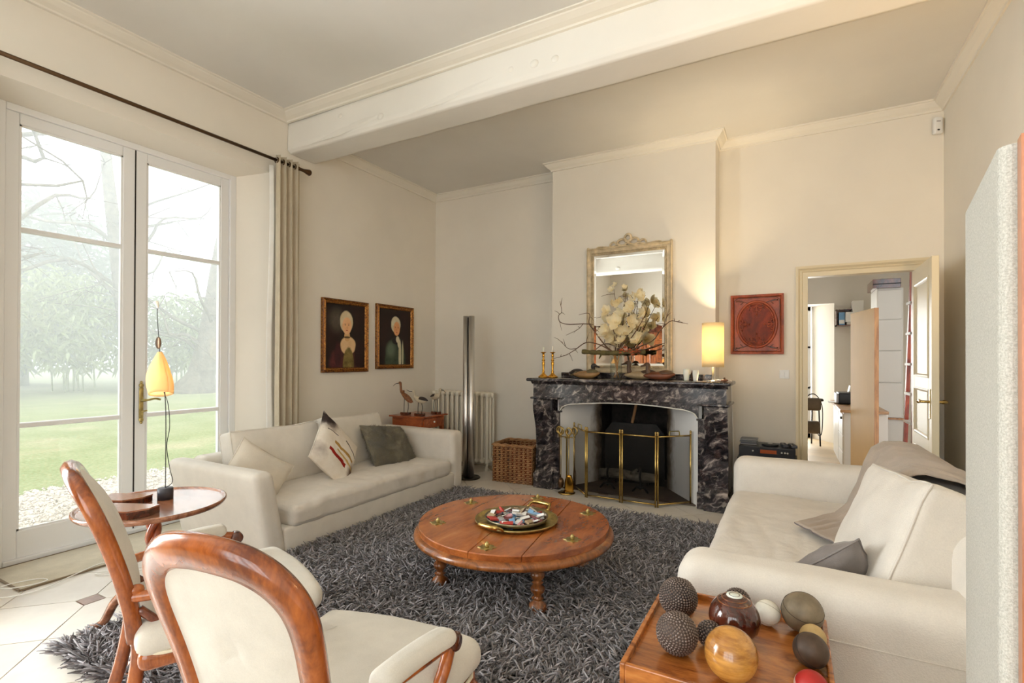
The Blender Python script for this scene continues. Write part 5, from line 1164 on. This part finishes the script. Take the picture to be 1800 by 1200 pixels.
def tw(pts, r0_=.007, side=0, seed=0):
    q = [Vector((x-VX, dy, z-MZ-.25)) for (x, z, dy) in pts]; c = curve(q, 5); m = MB().tube(c, list(np.linspace(r0_, .0022, len(c))), 6); rr = random.Random(seed)
    for k in range(side):
        p = c[int(len(c)*(.35+.6*rr.random()))]; e = p+Vector((rr.gauss(0, .05), rr.gauss(0, .03), rr.gauss(.01, .045))); m.tube([p, (p+e)/2+Vector((0, 0, .008)), e], [.003, .0025, .0012], 5)
    m.build('twig', twm, fa)
tw([(-1.56, 1.42, 0), (-1.655, 1.50, .01), (-1.76, 1.64, .0), (-1.81, 1.72, -.02), (-1.80, 1.80, -.02), (-1.83, 1.825, -.02), (-1.92, 1.81, -.02)], .008, 3, 1); tw([(-1.79, 1.71, -.01), (-1.88, 1.715, -.02), (-2.04, 1.715, -.03), (-2.13, 1.745, -.03), (-2.145, 1.81, -.03), (-2.11, 1.85, -.03), (-2.13, 1.96, -.03)], .006, 4, 2)
tw([(-1.87, 1.72, -.02), (-1.92, 1.66, -.04), (-2.05, 1.60, -.05)], .004, 2, 3); tw([(-1.55, 1.42, 0), (-1.70, 1.50, -.03), (-1.83, 1.52, -.05), (-1.95, 1.445, -.06), (-2.05, 1.39, -.07), (-2.19, 1.355, -.07)], .008, 6, 4); tw([(-1.93, 1.46, -.05), (-2.02, 1.46, -.06), (-2.1, 1.53, -.06)], .004, 3, 5)
tw([(-1.45, 1.42, 0), (-1.33, 1.46, -.02), (-1.16, 1.53, -.04), (-1.08, 1.63, -.05), (-.99, 1.71, -.06), (-.92, 1.70, -.06), (-.83, 1.68, -.06)], .008, 6, 6); tw([(-1.06, 1.65, -.05), (-1.03, 1.74, -.05), (-1.0, 1.83, -.05)], .004, 2, 7); tw([(-1.3, 1.43, -.02), (-1.2, 1.46, -.03), (-1.12, 1.49, -.04), (-1.04, 1.505, -.05)], .006, 3, 8)
tw([(-1.5, 1.42, .01), (-1.35, 1.6, .0), (-1.26, 1.74, -.01), (-1.22, 1.80, -.02)], .006, 4, 9)
for (x, z) in ((-1.556, 2.09), (-1.43, 2.05), (-1.31, 1.96), (-1.24, 1.95), (-1.62, 1.82), (-1.40, 1.83)): tw([(-1.53+.1*(x+1.53), 1.42, 0), (lerp(-1.53, x, .5)+.02, lerp(1.42, z, .5), .01), (x, z-.02, 0)], .006, 3, int(abs(x*1000)))
pm = N('magnolia_petal'); ff = pm.noise(pm.co(1), 12, 3); pc = pm.ramp(ff, [(.3, (250, 234, 190)), (.7, (255, 250, 230))]); pa = pm.n('BsdfDiffuse', i_Color=pc); pb2 = pm.n('BsdfTranslucent', i_Color=pc); px_ = pm.n('MixShader', i_0=.42); pm.t.links.new(pa.outputs[0], px_.inputs[1]); pm.t.links.new(pb2.outputs[0], px_.inputs[2]); pm.t.links.new(px_.outputs[0], pm.out.inputs[0]); pm = pm.m
fl = [(-1.556, 2.10, .042), (-1.575, 2.04, .05), (-1.43, 2.055, .045), (-1.335, 1.96, .07), (-1.30, 1.975, .075), (-1.24, 1.95, .07), (-1.50, 1.93, .05), (-1.575, 1.90, .06), (-1.52, 1.92, .055), (-1.62, 1.83, .07), (-1.39, 1.88, .06), (-1.36, 1.83, .085), (-1.23, 1.80, .085), (-1.48, 1.79, .08), (-1.63, 1.74, .09), (-1.38, 1.72, .09), (-1.50, 1.71, .10), (-1.28, 1.70, .07), (-1.58, 1.62, .10), (-1.44, 1.61, .10), (-1.33, 1.57, .085), (-1.53, 1.53, .10), (-1.64, 1.60, .09), (-1.31, 1.53, .075), (-1.57, 1.55, .08), (-1.45, 1.52, .07)]
r = random.Random(9)
for (x, z, s) in fl:
    s *= 1.05
    ax_ = Vector((r.gauss(0, .5), -1.0+r.gauss(0, .25), .35+r.gauss(0, .3))).normalized(); u_ = ax_.orthogonal().normalized(); w_ = ax_.cross(u_); m = MB(); base = Vector((x-VX, r.gauss(-.02, .05), z-MZ-.25)); n_ = r.choice((5, 6))
    for k in range(n_):
        a = 2*PI*k/n_+r.random()*.5; d = u_*math.cos(a)+w_*math.sin(a); sd = ax_.cross(d); op = .5+.5*r.random()
        m.grid(lambda u, v, d=d, sd=sd, op=op: base+d*(u*s*op)+ax_*(s*.7*u*u*(1.2-op)+s*.1*u)+sd*((v-.5)*s*.8*math.sin(PI*min(.97, .12+u*.85))**.8)+ax_*(.25*s*((v-.5)*2)**2*u), 6, 6)
    m.ball(base+ax_*s*.12, s*.12, 8, 5); m.build('flower', pm, fa)
# mantel lamp
ml_ = thing('table_lamp', 'lit mantel lamp with a tall pale cylinder shade on a chrome stem', 'lamp', (-.625, 4.985, MZ))
MB().lathe([(0, 0), (.092, 0), (.094, .004), (.09, .008), (.012, .010), (.0105, .012), (.0105, .16), (0, .16)], 36).build('foot', T['chrome'], ml_)
MB().tube([(.0, 0, .15), (0, 0, .30)], .007, 8).tube([(-.09, 0, .30), (.09, 0, .30)], .0025, 5).tube([(0, -.09, .30), (0, .09, .30)], .0025, 5).build('shade_carrier', T['chrome'], ml_)
MB().grid(lambda u, v: (.0955*math.cos(u*2*PI), .0955*math.sin(u*2*PI), .13+.405*v), 48, 6, .0015).build('shade', T['shade'], ml_)
bulb('mantel_lamp_light', (0, 0, .35), (1, .78, .48), 75, .05, ml_)
MB().tube(curve([(.0, .09, .006), (.10, .12, .006), (.15, .08, .0), (.155, .04, -.05), (.16, .06, -.3), (.165, .12, -.7), (.15, .2, -1.13)], 6), .003, 5).build('power_cord', T['white'], ml_)
for (x, y, R_, h, l) in ((-.86, 4.99, .03, .105, 'left white porcelain beaker beside the lamp'), (-.775, 4.97, .028, .10, 'right white porcelain beaker touching the lamp foot')):
    t = thing('beaker', l, 'beaker', (x, y, MZ), 0, 'white beakers on the mantel'); MB().lathe([(0, 0), (R_*.7, 0), (R_*.72, .006), (R_*.9, h*.5), (R_, h), (R_*.93, h), (R_*.83, h*.5), (R_*.6, .01), (0, .01)], 24, cap=False).build('cup', T['shade2'] if 'shade2' in T else T['candle'], t); MB().tube([(R_*math.cos(a), R_*math.sin(a), h) for a in np.linspace(0, 2*PI, 25)[:-1]], .0018, 5, closed=True).build('rim', T['candle'], t)
t = thing('trinket', 'small dark red bird-shaped trinket at the right end of the mantel', 'ornament', (-.515, 4.88, MZ)); MB().ball((0, 0, .012), .012, 12, 8, (2.8, 1.5, 1)).build('body', dm['rust'], t); MB().ball((.0, 0, .03), .010, 10, 6).build('head', dm['brown'], t)
t = thing('small_spindle', 'small turned brown spindle standing between the two beakers', 'ornament', (-.818, 5.05, MZ)); MB().lathe([(0, 0), (.018, 0), (.02, .01), (.008, .03), (.014, .05), (.014, .065), (.006, .08), (0, .085)], 14).build('spindle', dm['brown'], t); MB().ball((0, 0, .088), .006, 8, 6).build('knob', dm['rust'], t)
# ------------------------------------------------------------------ carved wooden panel, switch, sensor, sockets
cp = thing('carved_panel', 'square reddish carved wooden panel with an oval medallion on the back wall', 'wall carving', (-.286, YB-.002, 1.405))
pw, ph_ = .233, .58
MB().box(-pw, pw, -.022, 0, 0, ph_).build('board', T['carved'], cp); mframe((-pw, pw, 0, ph_), [(0, .022), (0, .034), (.02, .036), (.026, .028), (.03, .022)]).build('border', T['carved'], cp)
el = lambda a, k=1.0: (.172*k*math.cos(a), .222*k*math.sin(a)+.29)
MB().tube([(el(a)[0], -.024, el(a)[1]) for a in np.linspace(0, 2*PI, 65)[:-1]], .013, 8, closed=True).tube([(el(a, .90)[0], -.022, el(a, .90)[1]) for a in np.linspace(0, 2*PI, 65)[:-1]], .005, 6, closed=True).build('oval_ring', T['carved'], cp)
dome = MB().ball((0, -.02, .29), 1, 28, 14, (.15, .012, .2)); dome.build('medallion', wood('carved_dark', (82, 22, 10), (130, 44, 20), (158, 70, 34), (4, 4, 2), .6, 2.2, .0), cp)
rr_ = []
for (x, z) in ((-.2, .055), (-.165, .03), (.165, .03), (.2, .055), (.2, .525), (.165, .55), (-.165, .55), (-.2, .525)): rr_.append((x, -.023, z))
MB().tube(rr_, .0045, 6, closed=True).build('inner_line', T['darkwood'], cp)
for sx in (-1, 1):
    for sz in (-1, 1):
        m = MB()
        for k in range(4): m.tube(curve([(sx*.185, -.024, .29+sz*.235), (sx*(.15-.03*k), -.026, .29+sz*(.235-.012*k)), (sx*(.135-.04*k+.05), -.024, .29+sz*(.205-.03*k+.02))], 4), .004, 5)
        m.build('corner_spray', T['darkwood'], cp)
for a in (0, PI/2, PI, 3*PI/2):
    # palmette growing from the ring towards the centre: stem, two curled tendrils, buds
    m = MB(); d = Vector((-math.cos(a), 0, -math.sin(a))); sd = Vector((-math.sin(a), 0, math.cos(a))); k = 1.0 if abs(math.cos(a)) > .5 else 1.25; o_ = Vector((.150*math.cos(a), -.032, .195*math.sin(a)+.29))
    q = lambda u, v: o_+d*u*k+sd*v*k+Vector((0, -.006, 0))
    m.tube(curve([q(0, 0), q(.03, .002), q(.06, -.002), q(.075, 0)], 4), .0045, 6); m.ball(q(.082, 0), .009, 8, 6)
    for t_ in (-1, 1):
        m.tube(curve([q(.01, 0), q(.028, t_*.022), q(.02, t_*.045), q(.004, t_*.046), q(.004, t_*.034)], 4), .0042, 6); m.ball(q(.004, t_*.034), .008, 8, 6)
        m.tube(curve([q(.04, 0), q(.056, t_*.014), q(.05, t_*.028), q(.04, t_*.026)], 4), .0036, 6); m.ball(q(.04, t_*.026), .0065, 8, 6); m.ball(q(.018, t_*.062), .007, 8, 6, (1.6, 1, 1))
    m.build('leaf_scroll', T['carved'], cp)
t = thing('light_switch', 'white square light switch beside the doorway', 'switch', (-.048, YB-.001, 1.172)); MB().bbox(-.042, .042, -.009, 0, 0, .082, .003).build('plate', T['pvc'], t); MB().bbox(-.036, -.001, -.013, -.008, .014, .068, .002).build('rocker', T['pvc'], t); MB().bbox(.001, .036, -.013, -.008, .014, .068, .002).build('rocker', T['pvc'], t)
t = thing('motion_sensor', 'small white alarm motion sensor high in the back right corner', 'sensor', (XR-.05, YB-.045, 3.25), math.radians(20)); MB().rbox((0, 0, .07), (.066, .045, .14), .014, 3, 1).build('housing', T['pvc'], t); MB().ball((-.005, -.022, .03), .009, 8, 6, (1.3, .4, .8)).build('lens', T['black'], t); MB().box(-.02, .01, -.0235, -.022, .1, .104).build('slot', T['iron'], t)
for (y, z) in ((4.94, .36), ): t = thing('wall_socket', 'white wall socket plate low on the right wall', 'socket', (XR-.001, y, z)); MB().bbox(-.008, 0, -.05, .05, 0, .13, .003).build('plate', T['pvc'], t); MB().lathe([(.02, 0), (.02, .004)], 16, (-.009, 0, .065), axis='x').build('outlet', T['white'], t)
# ------------------------------------------------------------------ portraits
def portrait(label, y0, y1, z0, z1, kind):
    t = thing('portrait', label, 'painting', (XL+.002, (y0+y1)/2, z0), PI/2, 'pair of oil portraits'); w, h = (y1-y0)/2, z1-z0
    gf = T['gilt']; mframe((-w, w, 0, h), [(0, 0), (0, .028), (.01, .034), (.018, .026), (.03, .036), (.042, .03), (.05, .016), (.052, 0)]).build('frame', gf, t)
    mframe((-w+.001, w-.001, .001, h-.001), [(.0, .0), (0, .0295), (.006, .0335), (.007, 0)]).build('frame_edge', T['darkwood'], t)
    m = N('oil_'+kind); co = m.co(1); g = m.n('SeparateXYZ', i_Vector=co); X, Z = g.outputs[0], g.outputs[2]; n1 = m.noise(co, 14, 4, .6)
    c = m.ramp(m.noise(co, 4, 4), [(.3, (22, 13, 11)), (.6, (38, 20, 16)), (.8, (54, 32, 22))])
    def el_(cx, cz, rx, rz, col, soft=.25, c=None, col2=None, wob=.2):
        d = m.math('SQRT', m.math('ADD', m.math('POWER', m.math('DIVIDE', m.math('SUBTRACT', X, cx), rx), 2), m.math('POWER', m.math('DIVIDE', m.math('SUBTRACT', Z, cz), rz), 2)))
        d = m.math('ADD', d, m.math('MULTIPLY', m.math('SUBTRACT', n1, .5), wob)); k = m.ramp(d, [(max(0, 1-soft), (255, 255, 255)), (1, (0, 0, 0))]); f = lin(col) if col2 is None else m.ramp(n1, [(.35, col), (.65, col2)]); return m.mix(k, c, f)
    if kind == 'lady':
        c = el_(-.13, h*.72, .13, .16, (66, 60, 54), .7, c, (92, 84, 74)); c = el_(.0, h*.05, .21, .30, (46, 22, 22), .15, c, (84, 44, 42)); c = el_(-.14, h*.12, .10, .16, (112, 58, 58), .5, c, (60, 26, 30)); c = el_(.03, h*.37, .115, .105, (214, 176, 130), .12, c, (224, 190, 146), .1); c = el_(.035, h*.10, .082, .20, (92, 78, 40), .12, c, (140, 122, 70)); c = el_(-.11, h*.24, .055, .16, (46, 20, 22), .3, c, (70, 34, 36)); c = el_(.165, h*.24, .05, .16, (40, 18, 18), .3, c)
        c = el_(.015, h*.50, .042, .06, (208, 164, 116), .1, c); c = el_(.015, h*.485, .046, .012, (96, 74, 50), .1, c)
        c = el_(.005, h*.70, .095, .125, (196, 178, 142), .12, c, (214, 198, 164)); c = el_(.012, h*.645, .068, .098, (222, 170, 124), .12, c, (232, 184, 140), .05); fx_, fz_ = .012, h*.64
    else:
        c = el_(.0, h*.12, .19, .29, (40, 50, 40), .12, c, (64, 76, 60)); c = el_(-.08, h*.30, .10, .12, (92, 104, 86), .6, c); c = el_(.03, h*.44, .10, .05, (30, 26, 26), .2, c); c = el_(.08, h*.2, .026, .22, (206, 200, 170), .2, c, (184, 180, 150)); c = el_(.13, h*.2, .02, .2, (176, 172, 142), .3, c); c = el_(.04, h*.465, .036, .045, (210, 200, 172), .3, c); c = el_(.065, h*.40, .03, .06, (204, 196, 166), .3, c)
        c = el_(.005, h*.70, .088, .105, (190, 180, 150), .12, c, (208, 200, 172)); c = el_(.022, h*.635, .060, .09, (214, 150, 100), .12, c, (226, 168, 118), .05); fx_, fz_ = .022, h*.635
    for s in (-1, 1): c = el_(fx_+s*.024, fz_+.012, .011, .005, (56, 38, 30), .4, c, None, .05); c = el_(fx_+s*.025, fz_+.024, .014, .003, (110, 74, 50), .5, c, None, .05)
    c = el_(fx_+.002, fz_-.016, .006, .022, (196, 136, 96), .7, c, None, .05); c = el_(fx_, fz_-.045, .016, .006, (170, 62, 50), .4, c, None, .05)
    m.set(c, .5, 0, .3); m.bump(m.noise(co, 90, 2), .05, .002)
    MB().box(-w+.045, w-.045, -.016, -.006, .045, h-.045).build('canvas', m.m, t)
gl = N('old_gilt'); ff = gl.noise(gl.co(1), 60, 3, .7); gl.set(gl.ramp(ff, [(.35, (58, 30, 16)), (.5, (146, 92, 36)), (.7, (196, 140, 62))]), .4, .6); gl.bump(ff, .4, .004); T['gilt'] = gl.m
portrait('oil portrait of a lady with powdered hair in a gilt frame', 3.583, 4.225, 1.203, 1.975, 'lady'); portrait('oil portrait of a gentleman in green coat and white scarf in a gilt frame', 4.355, 5.005, 1.23, 1.988, 'gentleman')
# ------------------------------------------------------------------ curtains and rod
rd = thing('curtain_rod', 'long dark bronze curtain rod above the french window', 'curtain rod', (-4.08, 2.0, 3.145)); MB().tube([(0, -1.6, 0), (0, 1.22, 0)], .014, 12).build('rod', T['bronze'], rd)
MB().lathe([(.014, 1.2), (.02, 1.21), (.016, 1.225), (.015, 1.27), (.022, 1.30), (.03, 1.335), (.026, 1.345), (0, 1.35)], 16, axis='y').build('finial', T['bronze'], rd)
for y in (-1.2, 1.19): MB().tube([(-.115, y, -.01), (-.02, y, -.01), (0, y, -.018)], .007, 7).lathe([(.025, -.119), (.025, -.112)], 12, (0, y, -.01), axis='x').build('bracket', T['bronze'], rd)
def drape(label, y0, y1, folds, lead):
    t = thing('curtain', label, 'curtain', (-4.08, (y0+y1)/2, 0), 0, 'linen curtains'); hw = (y1-y0)/2
    def cf(u, v):
        a = u*folds*2*PI; w = .042+.01*v; return (w*math.sin(a)+.012*nz((u*4, v*3, 0), 1, 3)*v*2, -hw+2*hw*u+.018*math.sin(a*2)*.5+.015*nz((u*3, v*2, 4), 1, 6)*v, lerp(3.19, .01, v))
    MB().grid(cf, folds*16, 26, .003).build('cloth', T['curtain'], t)
    MB().grid(lambda u, v: (cf(0 if lead < 0 else 1, v)[0]-.03-.02*u, cf(0 if lead < 0 else 1, v)[1]+lead*(.0+.055*u*(.6+.4*v))+.01*math.sin(v*9), lerp(3.10, .02, v)), 4, 24, .002).build('lining_edge', T['liner'], t)
    for k in range(folds): MB().tube([(.0+.024*math.cos(b), -hw+2*hw*(k+.0)/folds+.006, 3.145+.024*math.sin(b)) for b in np.linspace(0, 2*PI, 17)[:-1]], .006, 6, closed=True).build('eyelet_ring', T['bronze'], t)
drape('beige linen curtain with white lining at the right of the french window', 2.975, 3.225, 4, -1); drape('beige linen curtain at the far left edge of the picture', .55, 1.02, 5, 1)
# door mat and white cable on the floor
dm_ = thing('door_mat', 'pale woven mat lying inside the french window', 'mat', (-4.14, 2.05, 0)); MB().rbox((0, 0, .005), (.49, 1.70, .010), .004, 2, 1).build('weave', T['mat'], dm_)
for (x0, x1, y0, y1) in ((.245, .257, -.86, .86), (-.257, -.245, -.86, .86), (-.245, .245, -.86, -.848), (-.245, .245, .848, .86)): MB().bbox(x0, x1, y0, y1, 0, .012, .003).build('bound_edge', T['matedge'], dm_)
cb_ = thing('white_cable', 'thin white cable looped on the floor by the door mat', 'cable', (-3.9, 1.2, 0))
MB().tube(curve([(.05-.7, -.35, .014), (-.25, -.12, .014), (-.05, -.02, .014), (.0, .12, .014), (-.08, .10, .016), (-.12, -.05, .016), (.02, -.10, .008), (.10, .05, .008), (.02, .28, .014), (-.02, .42, .014), (.1, .5, .012), (.16, .42, .008), (.1, .32, .008), (.2, .36, .006), (.32, .52, .006), (.5, .5, .006), (.75, .55, .006), (1.15, .30, .006)], 6), .0032, 5).build('flex', T['white'], cb_)
# ------------------------------------------------------------------ radiator
rd_ = thing('radiator', 'cream cast-iron column radiator on the back wall', 'radiator', (-3.60, 5.27, 0))
sec = MB()
for y in (-.07, 0, .07): sec.tube([(0, y, .13), (0, y, .9)], .019, 8, caps=False)
sec.rbox((0, 0, .115), (.05, .19, .06), .024, 3, 1).rbox((0, 0, .915), (.05, .19, .06), .024, 3, 1); sec_me = sec.mesh('radiator_section', T['radiator'])
for i in range(12):
    o = bpy.data.objects.new('radiator_section', sec_me); COL.objects.link(o); o.parent = rd_; o.location = (-.40+i*.0727, 0, 0)
for x in (-.40, .40):
    for y in (-.075, .075): MB().tube([(x, y*.85, .10), (x, y, .05), (x, y*1.2, .0)], [.018, .014, .02], 8).build('foot', T['radiator'], rd_)
for z in (.905, .13): MB().lathe([(.03, 0), (.034, .012), (.026, .024), (.014, .028), (0, .03)], 16, (.425, 0, z), axis='x').build('end_plug', T['radiator'], rd_)
for z in (.12, .905): MB().tube([(-.40, 0, z), (.42, 0, z)], .022, 10).build('header_pipe', T['radiator'], rd_)
# ------------------------------------------------------------------ chrome column floor lamp
fl_ = thing('floor_lamp', 'tall polished chrome column floor lamp on a round black base', 'floor lamp', (-3.20, 4.80, 0))
MB().lathe([(0, 0), (.135, 0), (.138, .008), (.13, .016), (0, .018)], 40).build('base', plain('lamp_base', (52, 46, 40), .15, .8), fl_)
for s in (-1, 1):
    MB().lathe([(.0, .018), (.036, .018), (.036, .93), (.0345, .932), (.0345, 1.835), (.031, 1.835), (.031, 1.80), (0, 1.80)], 28, (s*.0365, 0, 0)).build('column', T['steel'], fl_)
MB().box(-.003, .003, -.02, .02, .018, 1.82).build('slit', T['black'], fl_)
# ------------------------------------------------------------------ small cherry table with carved wading birds
bt = thing('drawer_table', 'small cherry wood table with a drawer behind the far sofa arm', 'table', (-3.815, 4.665, 0))
MB().bbox(-.245, .245, -.23, .25, .682, .70, .004).build('top', T['cherry'], bt); MB().box(-.215, .21, -.2, .22, .56, .682).build('apron', T['cherry'], bt)
dw = MB().bbox(.21, .222, -.17, .19, .575, .67, .003).build('drawer', T['cherry'], bt); MB().lathe([(.008, 0), (.012, .012), (0, .018)], 10, (.222, .01, .625), axis='x').build('knob', T['candle'], dw)
for sx in (-1, 1):
    for sy in (-1, 1): MB().add([(sx*.19+a*.02, sy*.19+.01+b*.02, .56) for a, b in ((-1,-1),(1,-1),(1,1),(-1,1))]+[(sx*.195+a*.012, sy*.195+.01+b*.012, 0) for a, b in ((-1,-1),(1,-1),(1,1),(-1,1))], [(0,1,2,3),(7,6,5,4),(0,4,5,1),(1,5,6,2),(2,6,7,3),(3,7,4,0)], False).build('leg', T['cherry'], bt)
def wader(label, x, y, rz, body, wing, hgt, bl, up_, bill):
    t = thing('wading_bird', label, 'carved bird', (x, y, .701), rz, 'carved wading birds')
    MB().bbox(-.055, .055, -.03, .03, 0, .028, .003).build('plinth', T['darkwood'], t)
    for s in (-.012, .014): MB().tube(curve([(s*1.2, s, .028), (s*1.6+.006, s, .028+hgt*.5), (s, s*.6, .035+hgt)], 4), .0035, 6).build('leg', T['iron'], t)
    zc = .05+hgt
    def bf(u, v):
        k = u; r_ = max(0, math.sin(PI*(.03+.95*k)))**.75*.036; a = v*2*PI; return (lerp(-bl*.45, bl*.55, k), r_*.85*math.cos(a), zc+r_*1.05*math.sin(a)+up_*(.5-k)*.12)
    MB().grid(bf, 16, 14).build('body', body, t)
    MB().grid(lambda u, v: (lerp(-bl*.2, bl*.66, u), .036*math.sin(PI*min(.99, u*.95+.03))**.7*math.cos(v*PI), zc+.006+up_*(.35-u)*.10+.034*math.sin(PI*min(.99, u*.95+.03))**.7*math.sin(v*PI)), 12, 8).build('wing', wing, t)
    h0 = Vector((-bl*.4, 0, zc+.02+up_*.05)); hd = h0+Vector((-.012, 0, .045+up_*.045))
    MB().tube(curve([h0+Vector((.03, 0, -.012)), h0, hd, hd+Vector((-.018, 0, .002))], 5), [.026, .024, .022, .020, .018, .016, .015, .014, .013, .014, .016, .017, .017, .016, .014, .010], 10).build('neck_and_head', body, t)
    b0 = hd+Vector((-.026, 0, .002)); MB().tube(curve([b0, b0+Vector((-.035, 0, .0+bill*.004)), b0+Vector((-.075, 0, bill*.022))], 5), list(np.linspace(.0055, .0015, 11)), 6).build('bill', T['iron'], t)
wb1 = plain('curlew_paint', (128, 78, 42), .5, nscale=60, namt=.45); wb2 = plain('avocet_white', (196, 184, 160), .5, nscale=20, namt=.15); wb3 = plain('avocet_dark', (46, 36, 32), .5, nscale=30, namt=.3)
wader('tall brown carved curlew with a long down-curved bill', -3.915, 4.56, .15, wb1, wb1, .15, .15, 1.0, -1.6); wader('black and white carved avocet standing in front', -3.70, 4.55, .1, wb2, wb3, .13, .17, .25, .9); wader('small carved wader at the back facing right', -3.66, 4.80, PI-.2, wb2, wb3, .15, .15, .2, -1.6)
# ------------------------------------------------------------------ hi-fi behind the right sofa
hc = thing('media_cabinet', 'low black cabinet behind the far end of the right sofa', 'cabinet', (-.185, 5.22, 0)); MB().bbox(-.24, .24, -.17, .17, .04, .465, .004).build('body', T['black'], hc)
for s in (-1, 1): MB().bbox(s*.12-.112, s*.12+.112, -.178, -.17, .06, .445, .003).build('door', T['black'], hc)
MB().box(-.22, .22, -.15, .15, 0, .04).build('plinth', T['black'], hc)
hf = thing('amplifier', 'black hi-fi amplifier with a red display on the low cabinet', 'amplifier', (-.185, 5.2, .466))
MB().bbox(-.225, .225, -.15, .15, .012, .105, .004).build('case', plain('hifi_black', (36, 36, 40), .35, .3), hf); MB().bbox(-.225, .225, -.158, -.15, .016, .102, .003).build('front_plate', plain('hifi_front', (46, 46, 50), .3, .4), hf)
MB().box(-.05, .08, -.1595, -.158, .05, .082).build('display', N('red_display').set((60, 14, 8), .2, Emission_Color=(1, .22, .05, 1), Emission_Strength=.12).m, hf)
for x in (-.11, .12, .145, .165): MB().lathe([(.008, 0), (.007, -.007), (0, -.008)], 12, (x, -.158, .066), axis='y').build('knob', T['steel'], hf)
for x in (-.19, .19):
    for y in (-.1, .1): MB().lathe([(.016, 0), (.016, .012)], 10, (x, y, 0)).build('foot', T['black'], hf)
cdm = [plain('cd_%d' % i, c, .3) for i, c in enumerate(((70, 72, 78), (110, 108, 104), (58, 62, 84), (150, 148, 144)))]
for i in range(5):
    t = thing('cd_case', ('bottom', 'second lowest', 'middle', 'second highest', 'topmost')[i]+' jewel case of the small stack on the amplifier', 'cd case', (-.335+.004*math.sin(i*2), 5.18, .5725+i*.0108), .06*math.sin(i*3), 'stack of jewel cases'); MB().bbox(-.07, .07, -.062, .062, 0, .0104, .001).build('case', T['clear2'] if 'clear2' in T else cdm[i % 4], t); MB().box(-.068, .068, -.0628, -.062, .002, .008).build('spine', cdm[3-i % 4], t)
t = thing('disc_player', 'flat round portable disc player on the amplifier', 'player', (-.16, 5.16, .572)); MB().lathe([(0, 0), (.066, 0), (.07, .006), (.068, .014), (.05, .018), (0, .019)], 28, (0, 0, 0)).build('case', T['black'], t); MB().lathe([(.02, .019), (.021, .0205), (.0, .021)], 16).build('button', T['steel'], t)
for (x, l) in ((-.045, 'left chunky dark remote control on the amplifier'), (.02, 'right chunky dark remote control on the amplifier')):
    t = thing('remote_control', l, 'remote', (x, 5.15, .572), .2, 'remote controls'); MB().rbox((0, 0, .014), (.048, .15, .028), .01, 3, 1).build('body', T['charcoal'], t)
    for k in range(3): MB().lathe([(.006, .028), (.005, .0305), (0, .031)], 8, (0, -.045+k*.03, 0)).build('button', T['black'], t)
# ------------------------------------------------------------------ armoire on the rear wall (seen in the mirror)
ar = thing('armoire', 'tall orange-brown armoire with arched top, reflected in the mirror', 'armoire', (-3.10, YR+.30, 0))
aw = .56; am_ = wood('armoire_wood', (96, 42, 14), (158, 88, 34), (190, 122, 60), (5, 5, 1), .35, 2.4, .3)
MB().box(-aw, aw, -.26, .24, .1, 2.0).build('body', am_, ar)
top_ = [(-aw-.04, 2.0)]+[(lerp(-aw-.04, aw+.04, k/20), 2.06+.17*math.sin(PI*k/20)**.8) for k in range(21)]+[(aw+.04, 2.0)]
MB().prism(top_, -.28, .30, 'y').build('arched_cornice', T['darkwood'], ar)
for s in (-1, 1):
    d_ = MB().bbox(min(s*.01, s*(aw-.04)), max(s*.01, s*(aw-.04)), .24, .262, .16, 1.94, .004).build('door', am_, ar)
    for z0, z1 in ((.26, .9), (1.0, 1.84)):
        mm_ = mframe((min(s*.08, s*(aw-.12)), max(s*.08, s*(aw-.12)), z0, z1), [(0, 0), (0, .02), (.02, .024), (.035, .01), (.036, 0)]); mm_.move(lambda p: (p.x, .262-p.y, p.z)); mm_.build('panel_moulding', am_, d_)
    MB().ball((s*.04, .275, 1.0), .015, 10, 6).build('knob', T['brass'], d_)
for sx in (-1, 1):
    for y in (-.2, .2): MB().lathe([(.03, 0), (.045, .05), (.03, .1)], 12, (sx*(aw-.06), y, 0)).build('foot', am_, ar)
# ------------------------------------------------------------------ unseen uplighter by the right wall, put in for the warm ceiling glow
tl = thing('unseen_uplighter', 'brass uplighter lamp against the right wall behind the right sofa', 'floor lamp', (.99, 2.75, 0))
MB().lathe([(0, 0), (.14, 0), (.14, .02), (.02, .04), (.012, .06), (.012, 1.72), (.03, 1.74)], 24).build('stand', T['brass'], tl); MB().lathe([(.02, 1.73), (.09, 1.77), (.15, 1.85), (.146, 1.852), (.085, 1.778), (.015, 1.74)], 28, cap=False).build('bowl', T['brass'], tl)
bulb('unseen_uplighter_light', (0, 0, 1.86), (1, .64, .28), 66, .05, tl)
